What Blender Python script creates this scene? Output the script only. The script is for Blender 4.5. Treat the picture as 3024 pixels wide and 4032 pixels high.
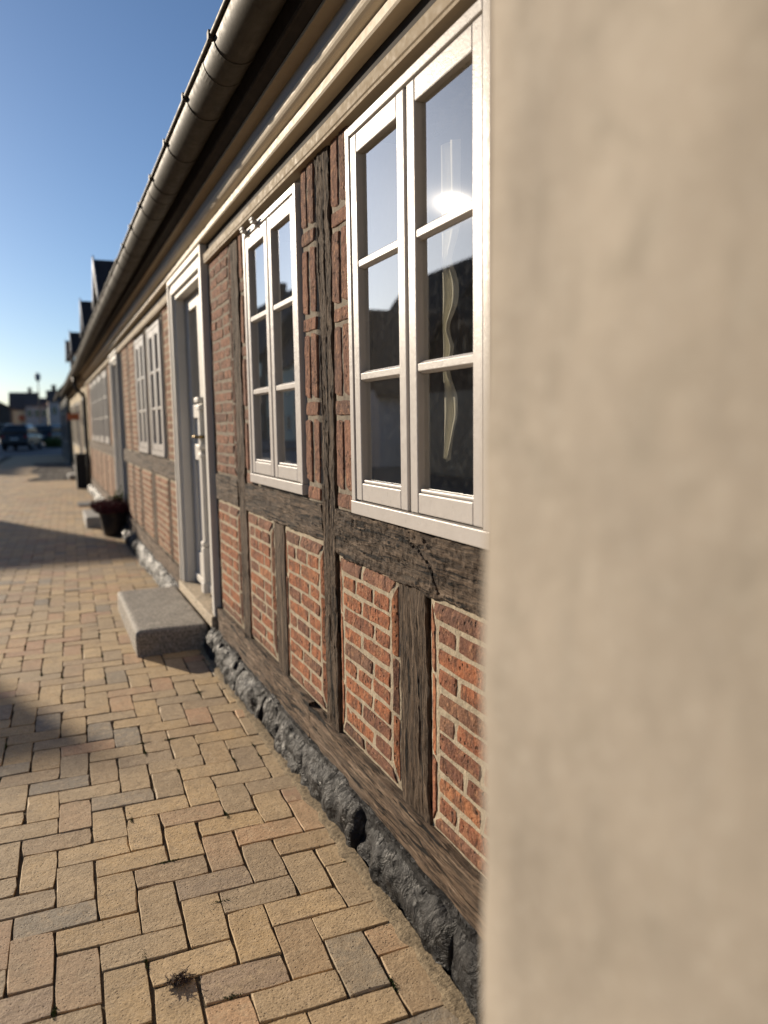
import bpy, math, random
from mathutils import Vector, Matrix, noise

random.seed(7)
scene = bpy.context.scene
for o in list(bpy.data.objects):
    bpy.data.objects.remove(o)
col = scene.collection
R = math.radians

# ------------------------------------------------------------------ camera
cam_d = bpy.data.cameras.new('camera')
cam = bpy.data.objects.new('camera', cam_d)
col.objects.link(cam)
right = Vector((0.91520635, -0.40268604, -0.01553339))
up = Vector((0.06049148, 0.09916895, 0.99323024))
back = Vector((-0.39841952, -0.90995026, 0.11511913))
cm = Matrix((right, up, back)).transposed().to_4x4()
cm.translation = Vector((-1.0, 0.0, 1.5))
cam.matrix_world = cm
cam_d.sensor_fit = 'VERTICAL'
cam_d.sensor_height = 36.0
cam_d.lens = 3028 / 4032 * 36.0
cam_d.clip_start = 0.02
cam_d.clip_end = 2000
cam_d.dof.use_dof = True
cam_d.dof.focus_distance = 2.45
cam_d.dof.aperture_fstop = 1.75
scene.camera = cam
scene.render.resolution_x = 768
scene.render.resolution_y = 1024

# ------------------------------------------------------------------ sky, sun, exposure
SUN_EL, SUN_AZ = 15.1, 29.1            # degrees above the horizon, degrees left of the street (+Y)
w = bpy.data.worlds.new('World')
scene.world = w
w.use_nodes = True
wn = w.node_tree
bg = wn.nodes['Background']
sky = wn.nodes.new('ShaderNodeTexSky')
sky.sky_type = 'NISHITA'
sky.sun_disc = False
sky.sun_elevation = R(SUN_EL)
sky.sun_rotation = R(-SUN_AZ)
sky.air_density = 0.85
sky.dust_density = 0.5
sky.ozone_density = 4.0
wn.links.new(sky.outputs[0], bg.inputs[0])
bg.inputs[1].default_value = 0.072
sun_d = bpy.data.lights.new('sun', 'SUN')
sun_d.energy = 5.0
sun_d.angle = R(0.53)
sun_d.color = (1.0, 0.86, 0.68)
sun = bpy.data.objects.new('sun', sun_d)
col.objects.link(sun)
sdir = Vector((-math.sin(R(SUN_AZ)) * math.cos(R(SUN_EL)), math.cos(R(SUN_AZ)) * math.cos(R(SUN_EL)), math.sin(R(SUN_EL))))
sun.rotation_euler = sdir.to_track_quat('Z', 'Y').to_euler()
sun.location = sdir * 60
vs = scene.view_settings
vs.view_transform = 'Standard'
vs.look = 'None'
vs.exposure = 0.63
vs.gamma = 1.0
vs.use_curve_mapping = False
scene.cycles.use_denoising = True
scene.cycles.max_bounces = 8
scene.cycles.transparent_max_bounces = 16
scene.cycles.sample_clamp_indirect = 6
scene.cycles.caustics_reflective = False
scene.cycles.caustics_refractive = False


# ------------------------------------------------------------------ materials
class NT:
    def __init__(s, name):
        s.m = bpy.data.materials.new(name)
        s.m.use_nodes = True
        s.t = s.m.node_tree
        s.b = s.t.nodes['Principled BSDF']
        s.out = s.t.nodes['Material Output']
        g = s.t.nodes.new('ShaderNodeNewGeometry')
        s.pos = g.outputs['Position']
        s.island = g.outputs['Random Per Island']

    def n(s, typ, **kw):
        nd = s.t.nodes.new(typ)
        for k, v in kw.items():
            setattr(nd, k, v)
        return nd

    def set(s, sock, v):
        if hasattr(v, 'is_output'):
            s.t.links.new(v, sock)
        else:
            sock.default_value = v

    def scale(s, v, sc):
        nd = s.n('ShaderNodeVectorMath', operation='MULTIPLY')
        s.set(nd.inputs[0], v)
        nd.inputs[1].default_value = sc
        return nd.outputs[0]

    def noise(s, scale=5, detail=4, rough=0.55, dist=0.0, vec=None):
        nd = s.n('ShaderNodeTexNoise')
        s.set(nd.inputs['Vector'], vec if vec is not None else s.pos)
        nd.inputs['Scale'].default_value = scale
        nd.inputs['Detail'].default_value = detail
        nd.inputs['Roughness'].default_value = rough
        nd.inputs['Distortion'].default_value = dist
        return nd.outputs['Fac']

    def voronoi(s, scale=5, vec=None, feature='F1'):
        nd = s.n('ShaderNodeTexVoronoi', feature=feature)
        s.set(nd.inputs['Vector'], vec if vec is not None else s.pos)
        nd.inputs['Scale'].default_value = scale
        return nd.outputs['Distance']

    def ramp(s, fac, stops, interp='LINEAR'):
        nd = s.n('ShaderNodeValToRGB')
        cr = nd.color_ramp
        cr.interpolation = interp
        while len(cr.elements) < len(stops):
            cr.elements.new(0.5)
        for e, (p, c) in zip(cr.elements, stops):
            e.position = p
            if not isinstance(c, (tuple, list)):
                c = (c, c, c)
            e.color = (c[0], c[1], c[2], 1)
        s.set(nd.inputs[0], fac)
        return nd.outputs[0]

    def mix(s, fac, a, b, mode='MIX'):
        nd = s.n('ShaderNodeMix', data_type='RGBA', blend_type=mode)
        s.set(nd.inputs[0], fac)
        for i, v in ((6, a), (7, b)):
            if isinstance(v, tuple) and len(v) == 3:
                v = (v[0], v[1], v[2], 1)
            s.set(nd.inputs[i], v)
        return nd.outputs[2]

    def math(s, op, a, b=0.0):
        nd = s.n('ShaderNodeMath', operation=op)
        s.set(nd.inputs[0], a)
        s.set(nd.inputs[1], b)
        return nd.outputs[0]

    def bump(s, h, strength=0.3, dist=0.005, chain=None):
        nd = s.n('ShaderNodeBump')
        nd.inputs['Strength'].default_value = strength
        nd.inputs['Distance'].default_value = dist
        s.set(nd.inputs['Height'], h)
        if chain is not None:
            s.set(nd.inputs['Normal'], chain)
        return nd.outputs[0]

    def fin(s, color, rough=0.8, normal=None, spec=0.3, metal=0.0):
        if isinstance(color, tuple) and len(color) == 3:
            color = (color[0], color[1], color[2], 1)
        s.set(s.b.inputs['Base Color'], color)
        s.set(s.b.inputs['Roughness'], rough)
        s.b.inputs['Specular IOR Level'].default_value = spec
        s.b.inputs['Metallic'].default_value = metal
        if normal is not None:
            s.set(s.b.inputs['Normal'], normal)
        return s.m


def obj_random(t):
    return t.n('ShaderNodeObjectInfo').outputs['Random']


def plain(name, c, rough=0.7, var=0.15, nscale=6, bump=0.0, bscale=60, spec=0.3, metal=0.0, bdist=0.003):
    t = NT(name)
    a = tuple(x * (1 - var) for x in c)
    b = tuple(min(1, x * (1 + var)) for x in c)
    cc = t.ramp(t.noise(nscale, 5, 0.6), [(0.3, a), (0.7, b)])
    nrm = t.bump(t.noise(bscale, 5, 0.65), bump, bdist) if bump else None
    return t.fin(cc, rough, nrm, spec, metal)


BRICK_RAMP = [(0.0, (.15, .075, .053)), (0.15, (.235, .098, .059)), (0.35, (.34, .130, .065)), (0.55, (.39, .150, .070)),
              (0.75, (.29, .114, .063)), (0.88, (.42, .185, .088)), (0.96, (.20, .112, .076))]
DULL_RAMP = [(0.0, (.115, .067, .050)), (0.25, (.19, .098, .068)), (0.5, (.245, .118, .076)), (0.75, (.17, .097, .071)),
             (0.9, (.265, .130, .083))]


FAR_RAMP = [(0.0, (.20, .105, .066)), (0.3, (.31, .17, .105)), (0.6, (.37, .205, .125)), (0.85, (.27, .14, .088))]


def brick_mat(name, ramp, island=False):
    t = NT(name)
    rnd = t.island if island else obj_random(t)
    base = t.ramp(rnd, ramp)
    n1 = t.noise(20, 6, 0.65, 0.4)
    base = t.mix(t.ramp(n1, [(0.44, 0.0), (0.60, 0.65)]), base, (.115, .060, .042))
    n2 = t.noise(48, 5, 0.65)
    base = t.mix(t.ramp(n2, [(0.52, 0.0), (0.64, 0.45)]), base, (.50, .27, .145))
    streak = t.noise(5, 6, 0.7, 0.8, t.scale(t.pos, (8, 8, 3.2)))
    base = t.mix(t.ramp(streak, [(0.36, 0.8), (0.47, 0.0)]), base, (.060, .034, .025))
    pit = t.ramp(t.voronoi(48), [(0.16, 1.0), (0.30, 0.0)])
    pitm = t.math('MULTIPLY', pit, t.ramp(t.noise(13, 4, 0.6), [(0.47, 0.0), (0.56, 1.0)]))
    base = t.mix(t.math('MULTIPLY', pitm, 0.85), base, (.030, .018, .014))
    h = t.math('SUBTRACT', t.noise(60, 6, 0.7), t.math('MULTIPLY', pitm, 0.8))
    nm = t.bump(h, 1.0, 0.010)
    nm = t.bump(t.noise(18, 4, 0.6), 0.8, 0.014, nm)
    return t.fin(base, 0.92, nm, 0.15)


def timber_mat(name, axis, dark=1.0):
    t = NT(name)
    st = {'y': (12, 0.8, 12), 'z': (12, 12, 0.8)}[axis]
    v = t.scale(t.pos, st)
    g1 = t.noise(3.4, 9, 0.74, 1.4, v)
    g2 = t.noise(9.0, 7, 0.72, 0.5, v)

    def k(r, g_, b_):
        return (r * dark, g_ * dark, b_ * dark)
    c = t.ramp(g1, [(0.36, k(.032, .0205, .013)), (0.46, k(.086, .057, .037)), (0.55, k(.148, .101, .066)), (0.66, k(.26, .195, .14))])
    c = t.mix(t.ramp(g2, [(0.42, 0.85), (0.53, 0.0)]), c, (.018, .012, .008))
    c = t.mix(t.ramp(t.noise(4.0, 5, 0.6), [(0.45, 0.0), (0.75, 0.45)]), c, k(.15, .115, .085))
    c = t.mix(t.ramp(t.noise(90, 4, 0.7), [(0.60, 0.0), (0.72, 0.5)]), c, k(.24, .19, .14))
    crack = t.ramp(t.noise(2.1, 4, 0.55, 1.0, t.scale(t.pos, tuple(x * 1.7 for x in st))), [(0.0, 0.0), (0.375, 0.0), (0.41, 1.0)])
    c = t.mix(crack, (.007, .005, .004), c)
    h = t.math('ADD', t.math('MULTIPLY', g1, 0.6), t.math('MULTIPLY', g2, 0.6))
    nm = t.bump(crack, 1.0, 0.02)
    nm = t.bump(h, 1.0, 0.020, nm)
    nm = t.bump(t.noise(120, 5, 0.75), 0.6, 0.005, nm)
    return t.fin(c, 0.88, nm, 0.2)


def glass_mat(name, power=1.0):
    t = NT(name)
    t.t.nodes.remove(t.b)
    tr = t.n('ShaderNodeBsdfTransparent')
    tr.inputs[0].default_value = (.93, .93, .91, 1)
    nm = t.bump(t.noise(2.4, 2, 0.4), 0.04, 0.01)

    def gloss(r, k):
        gl = t.n('ShaderNodeBsdfGlossy')
        gl.inputs['Color'].default_value = (k, k, k, 1)
        gl.inputs['Roughness'].default_value = r
        t.set(gl.inputs['Normal'], nm)
        return gl.outputs[0]

    def mixs(f, a_, b_):
        mx = t.n('ShaderNodeMixShader')
        t.set(mx.inputs[0], f)
        t.t.links.new(a_, mx.inputs[1])
        t.t.links.new(b_, mx.inputs[2])
        return mx.outputs[0]
    fr = t.n('ShaderNodeFresnel')
    fr.inputs[0].default_value = 1.52
    bf = t.n('ShaderNodeNewGeometry').outputs['Backfacing']
    k = t.math('MINIMUM', t.math('MULTIPLY', fr.outputs[0], power), 0.62)
    k = t.math('MULTIPLY', k, t.math('SUBTRACT', 1.0, bf))     # the inner face of the pane adds no second mirror
    # sharp mirror image plus a faint rough lobe added as glare round the mirrored sun
    gl = mixs(0.00018, gloss(0.013, 1.0), gloss(0.12, 1.0))
    sh = mixs(k, tr.outputs[0], gl)
    df = t.n('ShaderNodeBsdfDiffuse')
    df.inputs[0].default_value = (.6, .6, .58, 1)
    sh = mixs(t.ramp(t.noise(38, 6, 0.75), [(0.5, 0.006), (0.72, 0.04)]), sh, df.outputs[0])
    t.t.links.new(sh, t.out.inputs[0])
    return t.m


def paver_mat(name, island=False):
    t = NT(name)
    rnd = t.island if island else obj_random(t)
    base = t.ramp(rnd, [(0.0, (.51, .365, .195)), (0.2, (.57, .415, .23)), (0.38, (.42, .32, .20)), (0.50, (.55, .385, .195)), (0.60, (.41, .295, .18)),
                        (0.68, (.40, .31, .20)), (0.80, (.54, .35, .20)), (0.89, (.46, .275, .17)), (0.93, (.34, .285, .205)),
                        (0.97, (.25, .225, .185)), (0.985, (.48, .345, .19))])
    base = t.mix(t.ramp(t.noise(9, 6, 0.65), [(0.47, 0.0), (0.64, 0.45)]), base, (.31, .23, .14))
    base = t.mix(t.ramp(t.noise(27, 6, 0.7), [(0.50, 0.0), (0.62, 0.45)]), base, (.60, .46, .29))
    base = t.mix(t.ramp(t.noise(1.1, 4, 0.6), [(0.46, 0.0), (0.62, 0.4)]), base, (.30, .245, .175))
    sp = t.math('MULTIPLY', t.ramp(t.voronoi(80), [(0.13, 1.0), (0.26, 0.0)]), t.ramp(t.noise(30, 3, 0.6), [(0.42, 0.2), (0.55, 1.0)]))
    base = t.mix(t.math('MULTIPLY', sp, 0.85), base, (.085, .055, .032))
    fine = t.noise(130, 4, 0.7)
    base = t.mix(t.ramp(fine, [(0.38, 0.5), (0.47, 0.0)]), base, (.20, .145, .085))
    h = t.math('SUBTRACT', fine, t.math('MULTIPLY', sp, 0.9))
    nm = t.bump(h, 0.6, 0.003)
    nm = t.bump(t.noise(22, 5, 0.65), 0.5, 0.007, nm)
    return t.fin(base, 0.75, nm, 0.25)


def tar_mat():
    t = NT('tarred_stone')
    c = t.ramp(t.noise(7, 8, 0.72, 1.0), [(0.42, (.004, .004, .005)), (0.54, (.011, .011, .012)), (0.62, (.050, .049, .048)), (0.72, (.17, .165, .155))])  # pale patches paint the tar's glints into its colour
    c = t.mix(t.ramp(t.noise(42, 6, 0.72), [(0.44, 0.9), (0.54, 0.0)]), c, (.006, .006, .007))
    nm = t.bump(t.noise(52, 7, 0.75), 0.7, 0.012)
    nm = t.bump(t.noise(15, 5, 0.65, 1.4), 0.9, 0.035, nm)
    return t.fin(c, t.ramp(t.noise(22, 4, 0.6), [(0.4, .40), (0.6, .68)]), nm, 0.24)


def granite_mat(name='granite', base=(.25, .225, .19)):
    t = NT(name)
    c = t.ramp(t.noise(75, 5, 0.75), [(0.38, tuple(x * 0.4 for x in base)), (0.5, base), (0.64, tuple(min(1, x * 1.9) for x in base))])
    c = t.mix(t.ramp(t.noise(7, 5, 0.6), [(0.4, 0.0), (0.75, 0.45)]), c, (.14, .13, .115))
    nm = t.bump(t.noise(120, 6, 0.7), 0.6, 0.006)
    return t.fin(c, 0.8, nm, 0.3)


def paint_mat(name, c, rough=0.36, peel=True):
    t = NT(name)
    st = t.scale(t.pos, (20, 6, 6))
    base = t.ramp(t.noise(9, 4, 0.6), [(0.3, tuple(x * .93 for x in c)), (0.7, c)])
    if peel:
        base = t.mix(t.ramp(t.noise(34, 6, 0.75), [(0.66, 0.0), (0.72, 0.6)]), base, (.36, .30, .24))
    nm = t.bump(t.noise(14, 6, 0.7, 0.3, st), 0.22, 0.004)
    nm = t.bump(t.noise(230, 3, 0.6), 0.16, 0.0015, nm)
    rg = t.ramp(t.noise(40, 4, 0.6), [(0.3, rough * .8), (0.7, rough * 1.3)])
    return t.fin(base, rg, nm, 0.10)


def zinc_mat():
    t = NT('old_zinc')
    c = t.ramp(t.noise(6, 6, 0.65, 0.5, t.scale(t.pos, (3, 1, 3))), [(0.3, (.042, .036, .028)), (0.6, (.066, .057, .044)), (0.8, (.10, .088, .068))])
    nm = t.bump(t.noise(30, 4, 0.6), 0.06, 0.01)
    return t.fin(c, t.ramp(t.noise(22, 5, 0.7), [(0.3, .5), (0.7, .7)]), nm, 0.12, 0.1)


def stucco_mat():
    t = NT('beige_stucco')
    c = t.ramp(t.noise(5.5, 5, 0.6), [(0.32, (.31, .266, .212)), (0.5, (.375, .322, .258)), (0.7, (.42, .365, .295))])
    c = t.mix(t.ramp(t.noise(16, 4, 0.6, 0.6), [(0.52, 0.0), (0.70, 0.55)]), c, (.27, .235, .185))
    c = t.mix(t.ramp(t.noise(4, 4, 0.6, 0.4, t.scale(t.pos, (5, 5, .9))), [(0.58, 0.0), (0.72, 0.45)]), c, (.26, .225, .18))
    c = t.mix(t.ramp(t.noise(90, 4, 0.7), [(0.5, 0.0), (0.75, 0.4)]), c, (.55, .50, .42))
    nm = t.bump(t.noise(14, 4, 0.55), 0.10, 0.02)
    return t.fin(c, 0.9, nm, 0.12)


MAT = {
    'brick': brick_mat('red_brick', BRICK_RAMP),
    'brick_island': brick_mat('red_brick_far', BRICK_RAMP, True),
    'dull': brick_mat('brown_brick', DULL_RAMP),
    'far_island': brick_mat('tan_brick_far', FAR_RAMP, True),
    'mortar': plain('lime_mortar', (.38, .322, .235), 0.95, 0.25, 35, 1.0, 110, 0.1, 0, 0.006),
    'mortar_grey': plain('grey_mortar', (.235, .20, .155), 0.95, 0.25, 35, 1.0, 110, 0.1, 0, 0.006),
    'timber_y': timber_mat('weathered_timber_horizontal', 'y'),
    'timber_z': timber_mat('weathered_timber_vertical', 'z'),
    'plate': timber_mat('sole_plate_timber', 'y', 1.55),
    'glass': glass_mat('window_glass', 3.2),
    'paver': paver_mat('yellow_clinker'),
    'paver_island': paver_mat('yellow_clinker_far', True),
    'soil': plain('joint_soil', (.10, .078, .05), 0.95, 0.5, 25, 0.8, 150, 0.1),
    'sand': plain('joint_sand', (.24, .19, .125), 0.95, 0.55, 90, 1.0, 160, 0.1, 0, 0.006),
    'moss': plain('moss', (.055, .075, .018), 0.95, 0.4, 80),
    'tar': tar_mat(),
    'granite': granite_mat(),
    'sandstone': granite_mat('sandstone', (.42, .34, .24)),
    'white': paint_mat('white_window_paint', (.49, .457, .425), 0.32),
    'door_white': paint_mat('white_door_paint', (.60, .57, .52), 0.45, False),
    'jamb_grey': paint_mat('grey_paint_and_shade', (.36, .355, .35), 0.45, False),
    'cream': paint_mat('cream_cornice_paint', (.66, .58, .46), 0.6),
    'cream_dull': paint_mat('weathered_cream_paint', (.33, .268, .19), 0.75),
    'zinc': zinc_mat(),
    'stucco': stucco_mat(),
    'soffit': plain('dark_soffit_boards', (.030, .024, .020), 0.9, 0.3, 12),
    'roof': plain('dark_roof_tile', (.060, .045, .040), 0.8, 0.3, 5, 0.6, 9),
    'red_roof': plain('brown_roof_tile', (.12, .075, .055), 0.85, 0.25, 3, 0.6, 5),
    'black': plain('black_iron', (.012, .012, .013), 0.5, 0.2, 20),
    'room': plain('room_wall', (.30, .29, .26), 0.9, 0.05, 3),
    'room_floor': plain('room_floor', (.12, .09, .06), 0.7, 0.2, 6),
    'curtain': plain('cream_curtain', (.82, .79, .68), 0.9, 0.08, 20, 0.3, 60),
    'asphalt': plain('asphalt', (.07, .07, .072), 0.75, 0.2, 3, 0.5, 120),
    'concrete': plain('concrete', (.26, .25, .235), 0.85, 0.15, 6, 0.4, 80),
    'cobble': None,
    'beige_wall': plain('beige_plaster', (.52, .43, .29), 0.9, 0.1, 3, 0.4, 40),
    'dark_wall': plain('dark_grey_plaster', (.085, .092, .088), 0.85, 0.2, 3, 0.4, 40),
    'white_wall': plain('white_plaster', (.80, .76, .70), 0.9, 0.08, 2),
    'pink_wall': plain('pink_plaster', (.66, .50, .43), 0.9, 0.1, 2),
    'yellow_wall': plain('yellow_plaster', (.66, .60, .45), 0.9, 0.1, 2),
    'brown_wall': plain('brown_plaster', (.10, .075, .06), 0.9, 0.2, 2),
    'dark_glass': plain('dark_pane', (.03, .035, .04), 0.08, 0.1, 3, 0, 1, 0.8),
    'car_paint': plain('dark_blue_car_paint', (.030, .042, .062), 0.25, 0.05, 2, 0, 1, 0.6),
    'silver': plain('silver_paint', (.5, .52, .54), 0.3, 0.05, 2, 0, 1, 0.5),
    'rubber': plain('tyre_rubber', (.02, .02, .02), 0.9),
    'red_light': plain('red_lamp_plastic', (.35, .02, .015), 0.3),
    'orange': plain('orange_red_sign', (.62, .12, .04), 0.5),
    'pot': plain('dark_glazed_pot', (.035, .026, .022), 0.35, 0.2, 8, 0, 1, 0.4),
    'heather': plain('heather_red', (.11, .030, .032), 0.9, 0.5, 40),
    'leaf': plain('green_leaf', (.085, .12, .03), 0.8, 0.4, 30),
    'dry': plain('dry_root', (.085, .058, .042), 0.9, 0.5, 60),
    'brass': plain('brass', (.28, .19, .07), 0.35, 0.2, 30, 0, 1, 0.5, 0.9),
    'rust_sign': plain('rust_red_sign', (.28, .09, .045), 0.7, 0.2, 9),
}

_t = NT('granite_cobble')
MAT['cobble'] = _t.fin(_t.mix(_t.ramp(_t.noise(30, 4, 0.6), [(.4, 0.), (.7, .5)]), _t.ramp(_t.island, [(0, (.08, .075, .07)), (.5, (.19, .175, .155)), (1, (.38, .35, .31))]), (.10, .09, .08)), 0.8, None, 0.3)


# ------------------------------------------------------------------ mesh helpers
class MB:
    def __init__(s):
        s.v, s.f = [], []

    def add(s, vs_, fs_):
        o = len(s.v)
        s.v += [tuple(p) for p in vs_]
        s.f += [tuple(i + o for i in f) for f in fs_]
        return s

    def box(s, x0, x1, y0, y1, z0, z1):
        return s.add([(x0, y0, z0), (x1, y0, z0), (x1, y1, z0), (x0, y1, z0), (x0, y0, z1), (x1, y0, z1), (x1, y1, z1), (x0, y1, z1)],
                     [(0, 3, 2, 1), (4, 5, 6, 7), (0, 1, 5, 4), (1, 2, 6, 5), (2, 3, 7, 6), (3, 0, 4, 7)])

    def sweep_y(s, prof, ys, dz=None, closed=True, caps=True):
        """A profile of (x, z) points carried along Y."""
        n = len(prof)
        o = len(s.v)
        for y in ys:
            d = dz(y) if dz else 0.0
            s.v += [(x, y, z + d) for x, z in prof]
        m = n if closed else n - 1
        for i in range(len(ys) - 1):
            for k in range(m):
                a, b = o + i * n + k, o + i * n + (k + 1) % n
                s.f.append((a, b, b + n, a + n))
        if caps and closed:
            s.f.append(tuple(range(o + n - 1, o - 1, -1)))
            e = o + (len(ys) - 1) * n
            s.f.append(tuple(range(e, e + n)))
        return s

    def prism_x(s, prof, x0, x1):
        """A polygon of (y, z) points given thickness in X."""
        n = len(prof)
        o = len(s.v)
        s.v += [(x0, y, z) for y, z in prof] + [(x1, y, z) for y, z in prof]
        s.f += [tuple(range(o, o + n)), tuple(range(o + 2 * n - 1, o + n - 1, -1))]
        for k in range(n):
            a, b = o + k, o + (k + 1) % n
            s.f.append((a, a + n, b + n, b))
        return s

    def tube(s, pts, rad, n=10, caps=True):
        o = len(s.v)
        pts = [Vector(p) for p in pts]
        rs = rad if isinstance(rad, (list, tuple)) else [rad] * len(pts)
        for i, p in enumerate(pts):
            d = (pts[min(i + 1, len(pts) - 1)] - pts[max(i - 1, 0)]).normalized()
            a = d.cross(Vector((0, 0, 1)) if abs(d.z) < 0.9 else Vector((1, 0, 0))).normalized()
            b = d.cross(a)
            for k in range(n):
                t = 2 * math.pi * k / n
                s.v.append(tuple(p + (a * math.cos(t) + b * math.sin(t)) * rs[i]))
        for i in range(len(pts) - 1):
            for k in range(n):
                p, q = o + i * n + k, o + i * n + (k + 1) % n
                s.f.append((p, p + n, q + n, q))
        if caps:
            s.f.append(tuple(range(o, o + n)))
            e = o + (len(pts) - 1) * n
            s.f.append(tuple(range(e + n - 1, e - 1, -1)))
        return s

    def lathe(s, c, prof, n=24):
        o = len(s.v)
        for r_, z in prof:
            for k in range(n):
                t = 2 * math.pi * k / n
                s.v.append((c[0] + r_ * math.cos(t), c[1] + r_ * math.sin(t), c[2] + z))
        for i in range(len(prof) - 1):
            for k in range(n):
                p, q = o + i * n + k, o + i * n + (k + 1) % n
                s.f.append((p, q, q + n, p + n))
        s.f.append(tuple(range(o + n - 1, o - 1, -1)))
        e = o + (len(prof) - 1) * n
        s.f.append(tuple(range(e, e + n)))
        return s

    def mesh(s, name, smooth=False):
        me = bpy.data.meshes.new(name)
        me.from_pydata(s.v, [], s.f)
        if smooth:
            me.polygons.foreach_set('use_smooth', [True] * len(me.polygons))
        me.update()
        return me

    def build(s, name, mat, parent=None, smooth=False, bevel=0.0, seg=2, kind=None, recalc=False):
        me = s.mesh(name, smooth)
        if recalc:
            import bmesh
            bm = bmesh.new()
            bm.from_mesh(me)
            bmesh.ops.recalc_face_normals(bm, faces=bm.faces)
            bm.to_mesh(me)
            bm.free()
        return link(name, me, mat, parent, bevel, seg, kind)


WORLD = {}


def link(name, me, mat, parent=None, bevel=0.0, seg=2, kind=None, at=None):
    if mat and not me.materials:
        me.materials.append(MAT[mat] if isinstance(mat, str) else mat)
    o = bpy.data.objects.new(name, me)
    col.objects.link(o)
    loc = Vector(at) if at else Vector((0, 0, 0))
    WORLD[o.name] = loc
    if parent is not None:
        o.parent = parent
        o.location = loc - WORLD[parent.name]
    else:
        o.location = loc
    if bevel:
        b = o.modifiers.new('bevel', 'BEVEL')
        b.width = bevel
        b.segments = seg
        b.limit_method = 'ANGLE'
        b.angle_limit = R(35)
    if kind:
        o['kind'] = kind
    return o


def empty(name, loc, label=None, cat=None, group=None, parent=None):
    o = bpy.data.objects.new(name, None)
    col.objects.link(o)
    WORLD[o.name] = Vector(loc)
    if parent is not None:
        o.parent = parent
        o.location = Vector(loc) - WORLD[parent.name]
    else:
        o.location = loc
    tag(o, label, cat, group)
    return o


def tag(o, label=None, cat=None, group=None, kind=None):
    if label:
        o['label'] = label
    if cat:
        o['category'] = cat
    if group:
        o['group'] = group
    if kind:
        o['kind'] = kind
    return o


def fbm(p, sc, oct_=4):
    return noise.fractal(Vector(p) * sc, 1.0, 2.0, oct_)


def smooth01(t):
    t = max(0.0, min(1.0, t))
    return t * t * (3 - 2 * t)


# ------------------------------------------------------------------ ground, street, pavement
g = MB().box(-700, 700, -300, 1500, -0.5, -0.14).build('ground', 'asphalt', kind='structure')
MB().box(-24, 60, 47.0, 75, -0.13, -0.010).build('cross_road', 'asphalt', kind='structure')
MB().box(-9.4, -3.26, -30, 46.9, -0.13, -0.06).build('street', 'asphalt', kind='structure')
MB().box(-3.25, -3.05, -10, 46.9, -0.12, 0.004).build('kerb', 'granite', kind='structure', bevel=0.012)
MB().box(-24, 60, 75.1, 400, -0.13, -0.004).build('far_square', 'asphalt', kind='structure')

bed = MB().box(-3.04, 0.1, -4, 46.9, -0.13, -0.0105)
pavement = bed.build('pavement', 'soil', kind='structure')


def paver_mesh(l, wd, seed, cells=3):
    """One clinker, centred, long side on X: crisp edges with small chips and an uneven top."""
    rnd = random.Random(seed)
    hx, hy = l / 2, wd / 2
    per = []
    for a, b, n in (((-hx, -hy), (hx, -hy), 4), ((hx, -hy), (hx, hy), 2), ((hx, hy), (-hx, hy), 4), ((-hx, hy), (-hx, -hy), 2)):
        for k in range(n):
            t = k / n
            j = 0.0012
            cut = 0.006 * rnd.random() ** 2 if k == 0 else 0
            x = a[0] + (b[0] - a[0]) * t
            y = a[1] + (b[1] - a[1]) * t
            x -= math.copysign(cut, x)
            y -= math.copysign(cut, y)
            per.append((x + rnd.uniform(-j, j), y + rnd.uniform(-j, j)))
    n = len(per)
    m = MB()
    chip = [0.0010 + (0.007 * rnd.random() if rnd.random() < 0.16 else 0) for _ in per]
    v = [(x, y, -0.05) for x, y in per] + [(x, y, -0.0010 - c * 0.6) for (x, y), c in zip(per, chip)]
    v += [(x * (1 - c / hx), y * (1 - c / hy), rnd.uniform(-.0003, .0002)) for (x, y), c in zip(per, chip)]
    f = []
    for r_ in range(2):
        for k in range(n):
            a, b = r_ * n + k, r_ * n + (k + 1) % n
            f.append((a, b, b + n, a + n))
    v.append((0, 0, rnd.uniform(-.0006, .0002)))
    f += [(2 * n + k, 2 * n + (k + 1) % n, 3 * n) for k in range(n)]
    m.add(v, f)
    return m


U = 0.121
PIV = Vector((-0.9415, 2.2545))
ROT = R(-1.6)
cr, sr = math.cos(ROT), math.sin(ROT)
pavers = []
for i in range(-24, 24):
    for j in range(-24, 390):
        t = (i + j) % 4
        if t == 0:
            cx, cy, horiz = i + 1.0, j + 0.5 - 1, True
        elif t == 2:
            cx, cy, horiz = i + 0.5, j + 1.0 - 1, False
        else:
            continue
        lx, ly = cx * U, cy * U
        x = PIV.x + lx * cr - ly * sr
        y = PIV.y + lx * sr + ly * cr
        if -3.02 < x < 0.06 and 0.35 < y < 46.5 and not (-1.5 < x and 24 < y < 36 and x > -1.45 + 0.25 * math.sin(y)):
            pavers.append((x, y, horiz))


def seen(p):
    v = Vector((p[0], p[1], 0)) - cam.location if False else Vector((p[0] + 1.0, p[1], -1.5))
    d = -v.dot(back)
    if d < 0.1:
        return None
    u = 0.5 + v.dot(right) / d * 3028 / 3024
    t = 0.5 - v.dot(up) / d * 3028 / 4032
    return (-0.03 < u < 0.66 and t < 1.03), d


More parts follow.
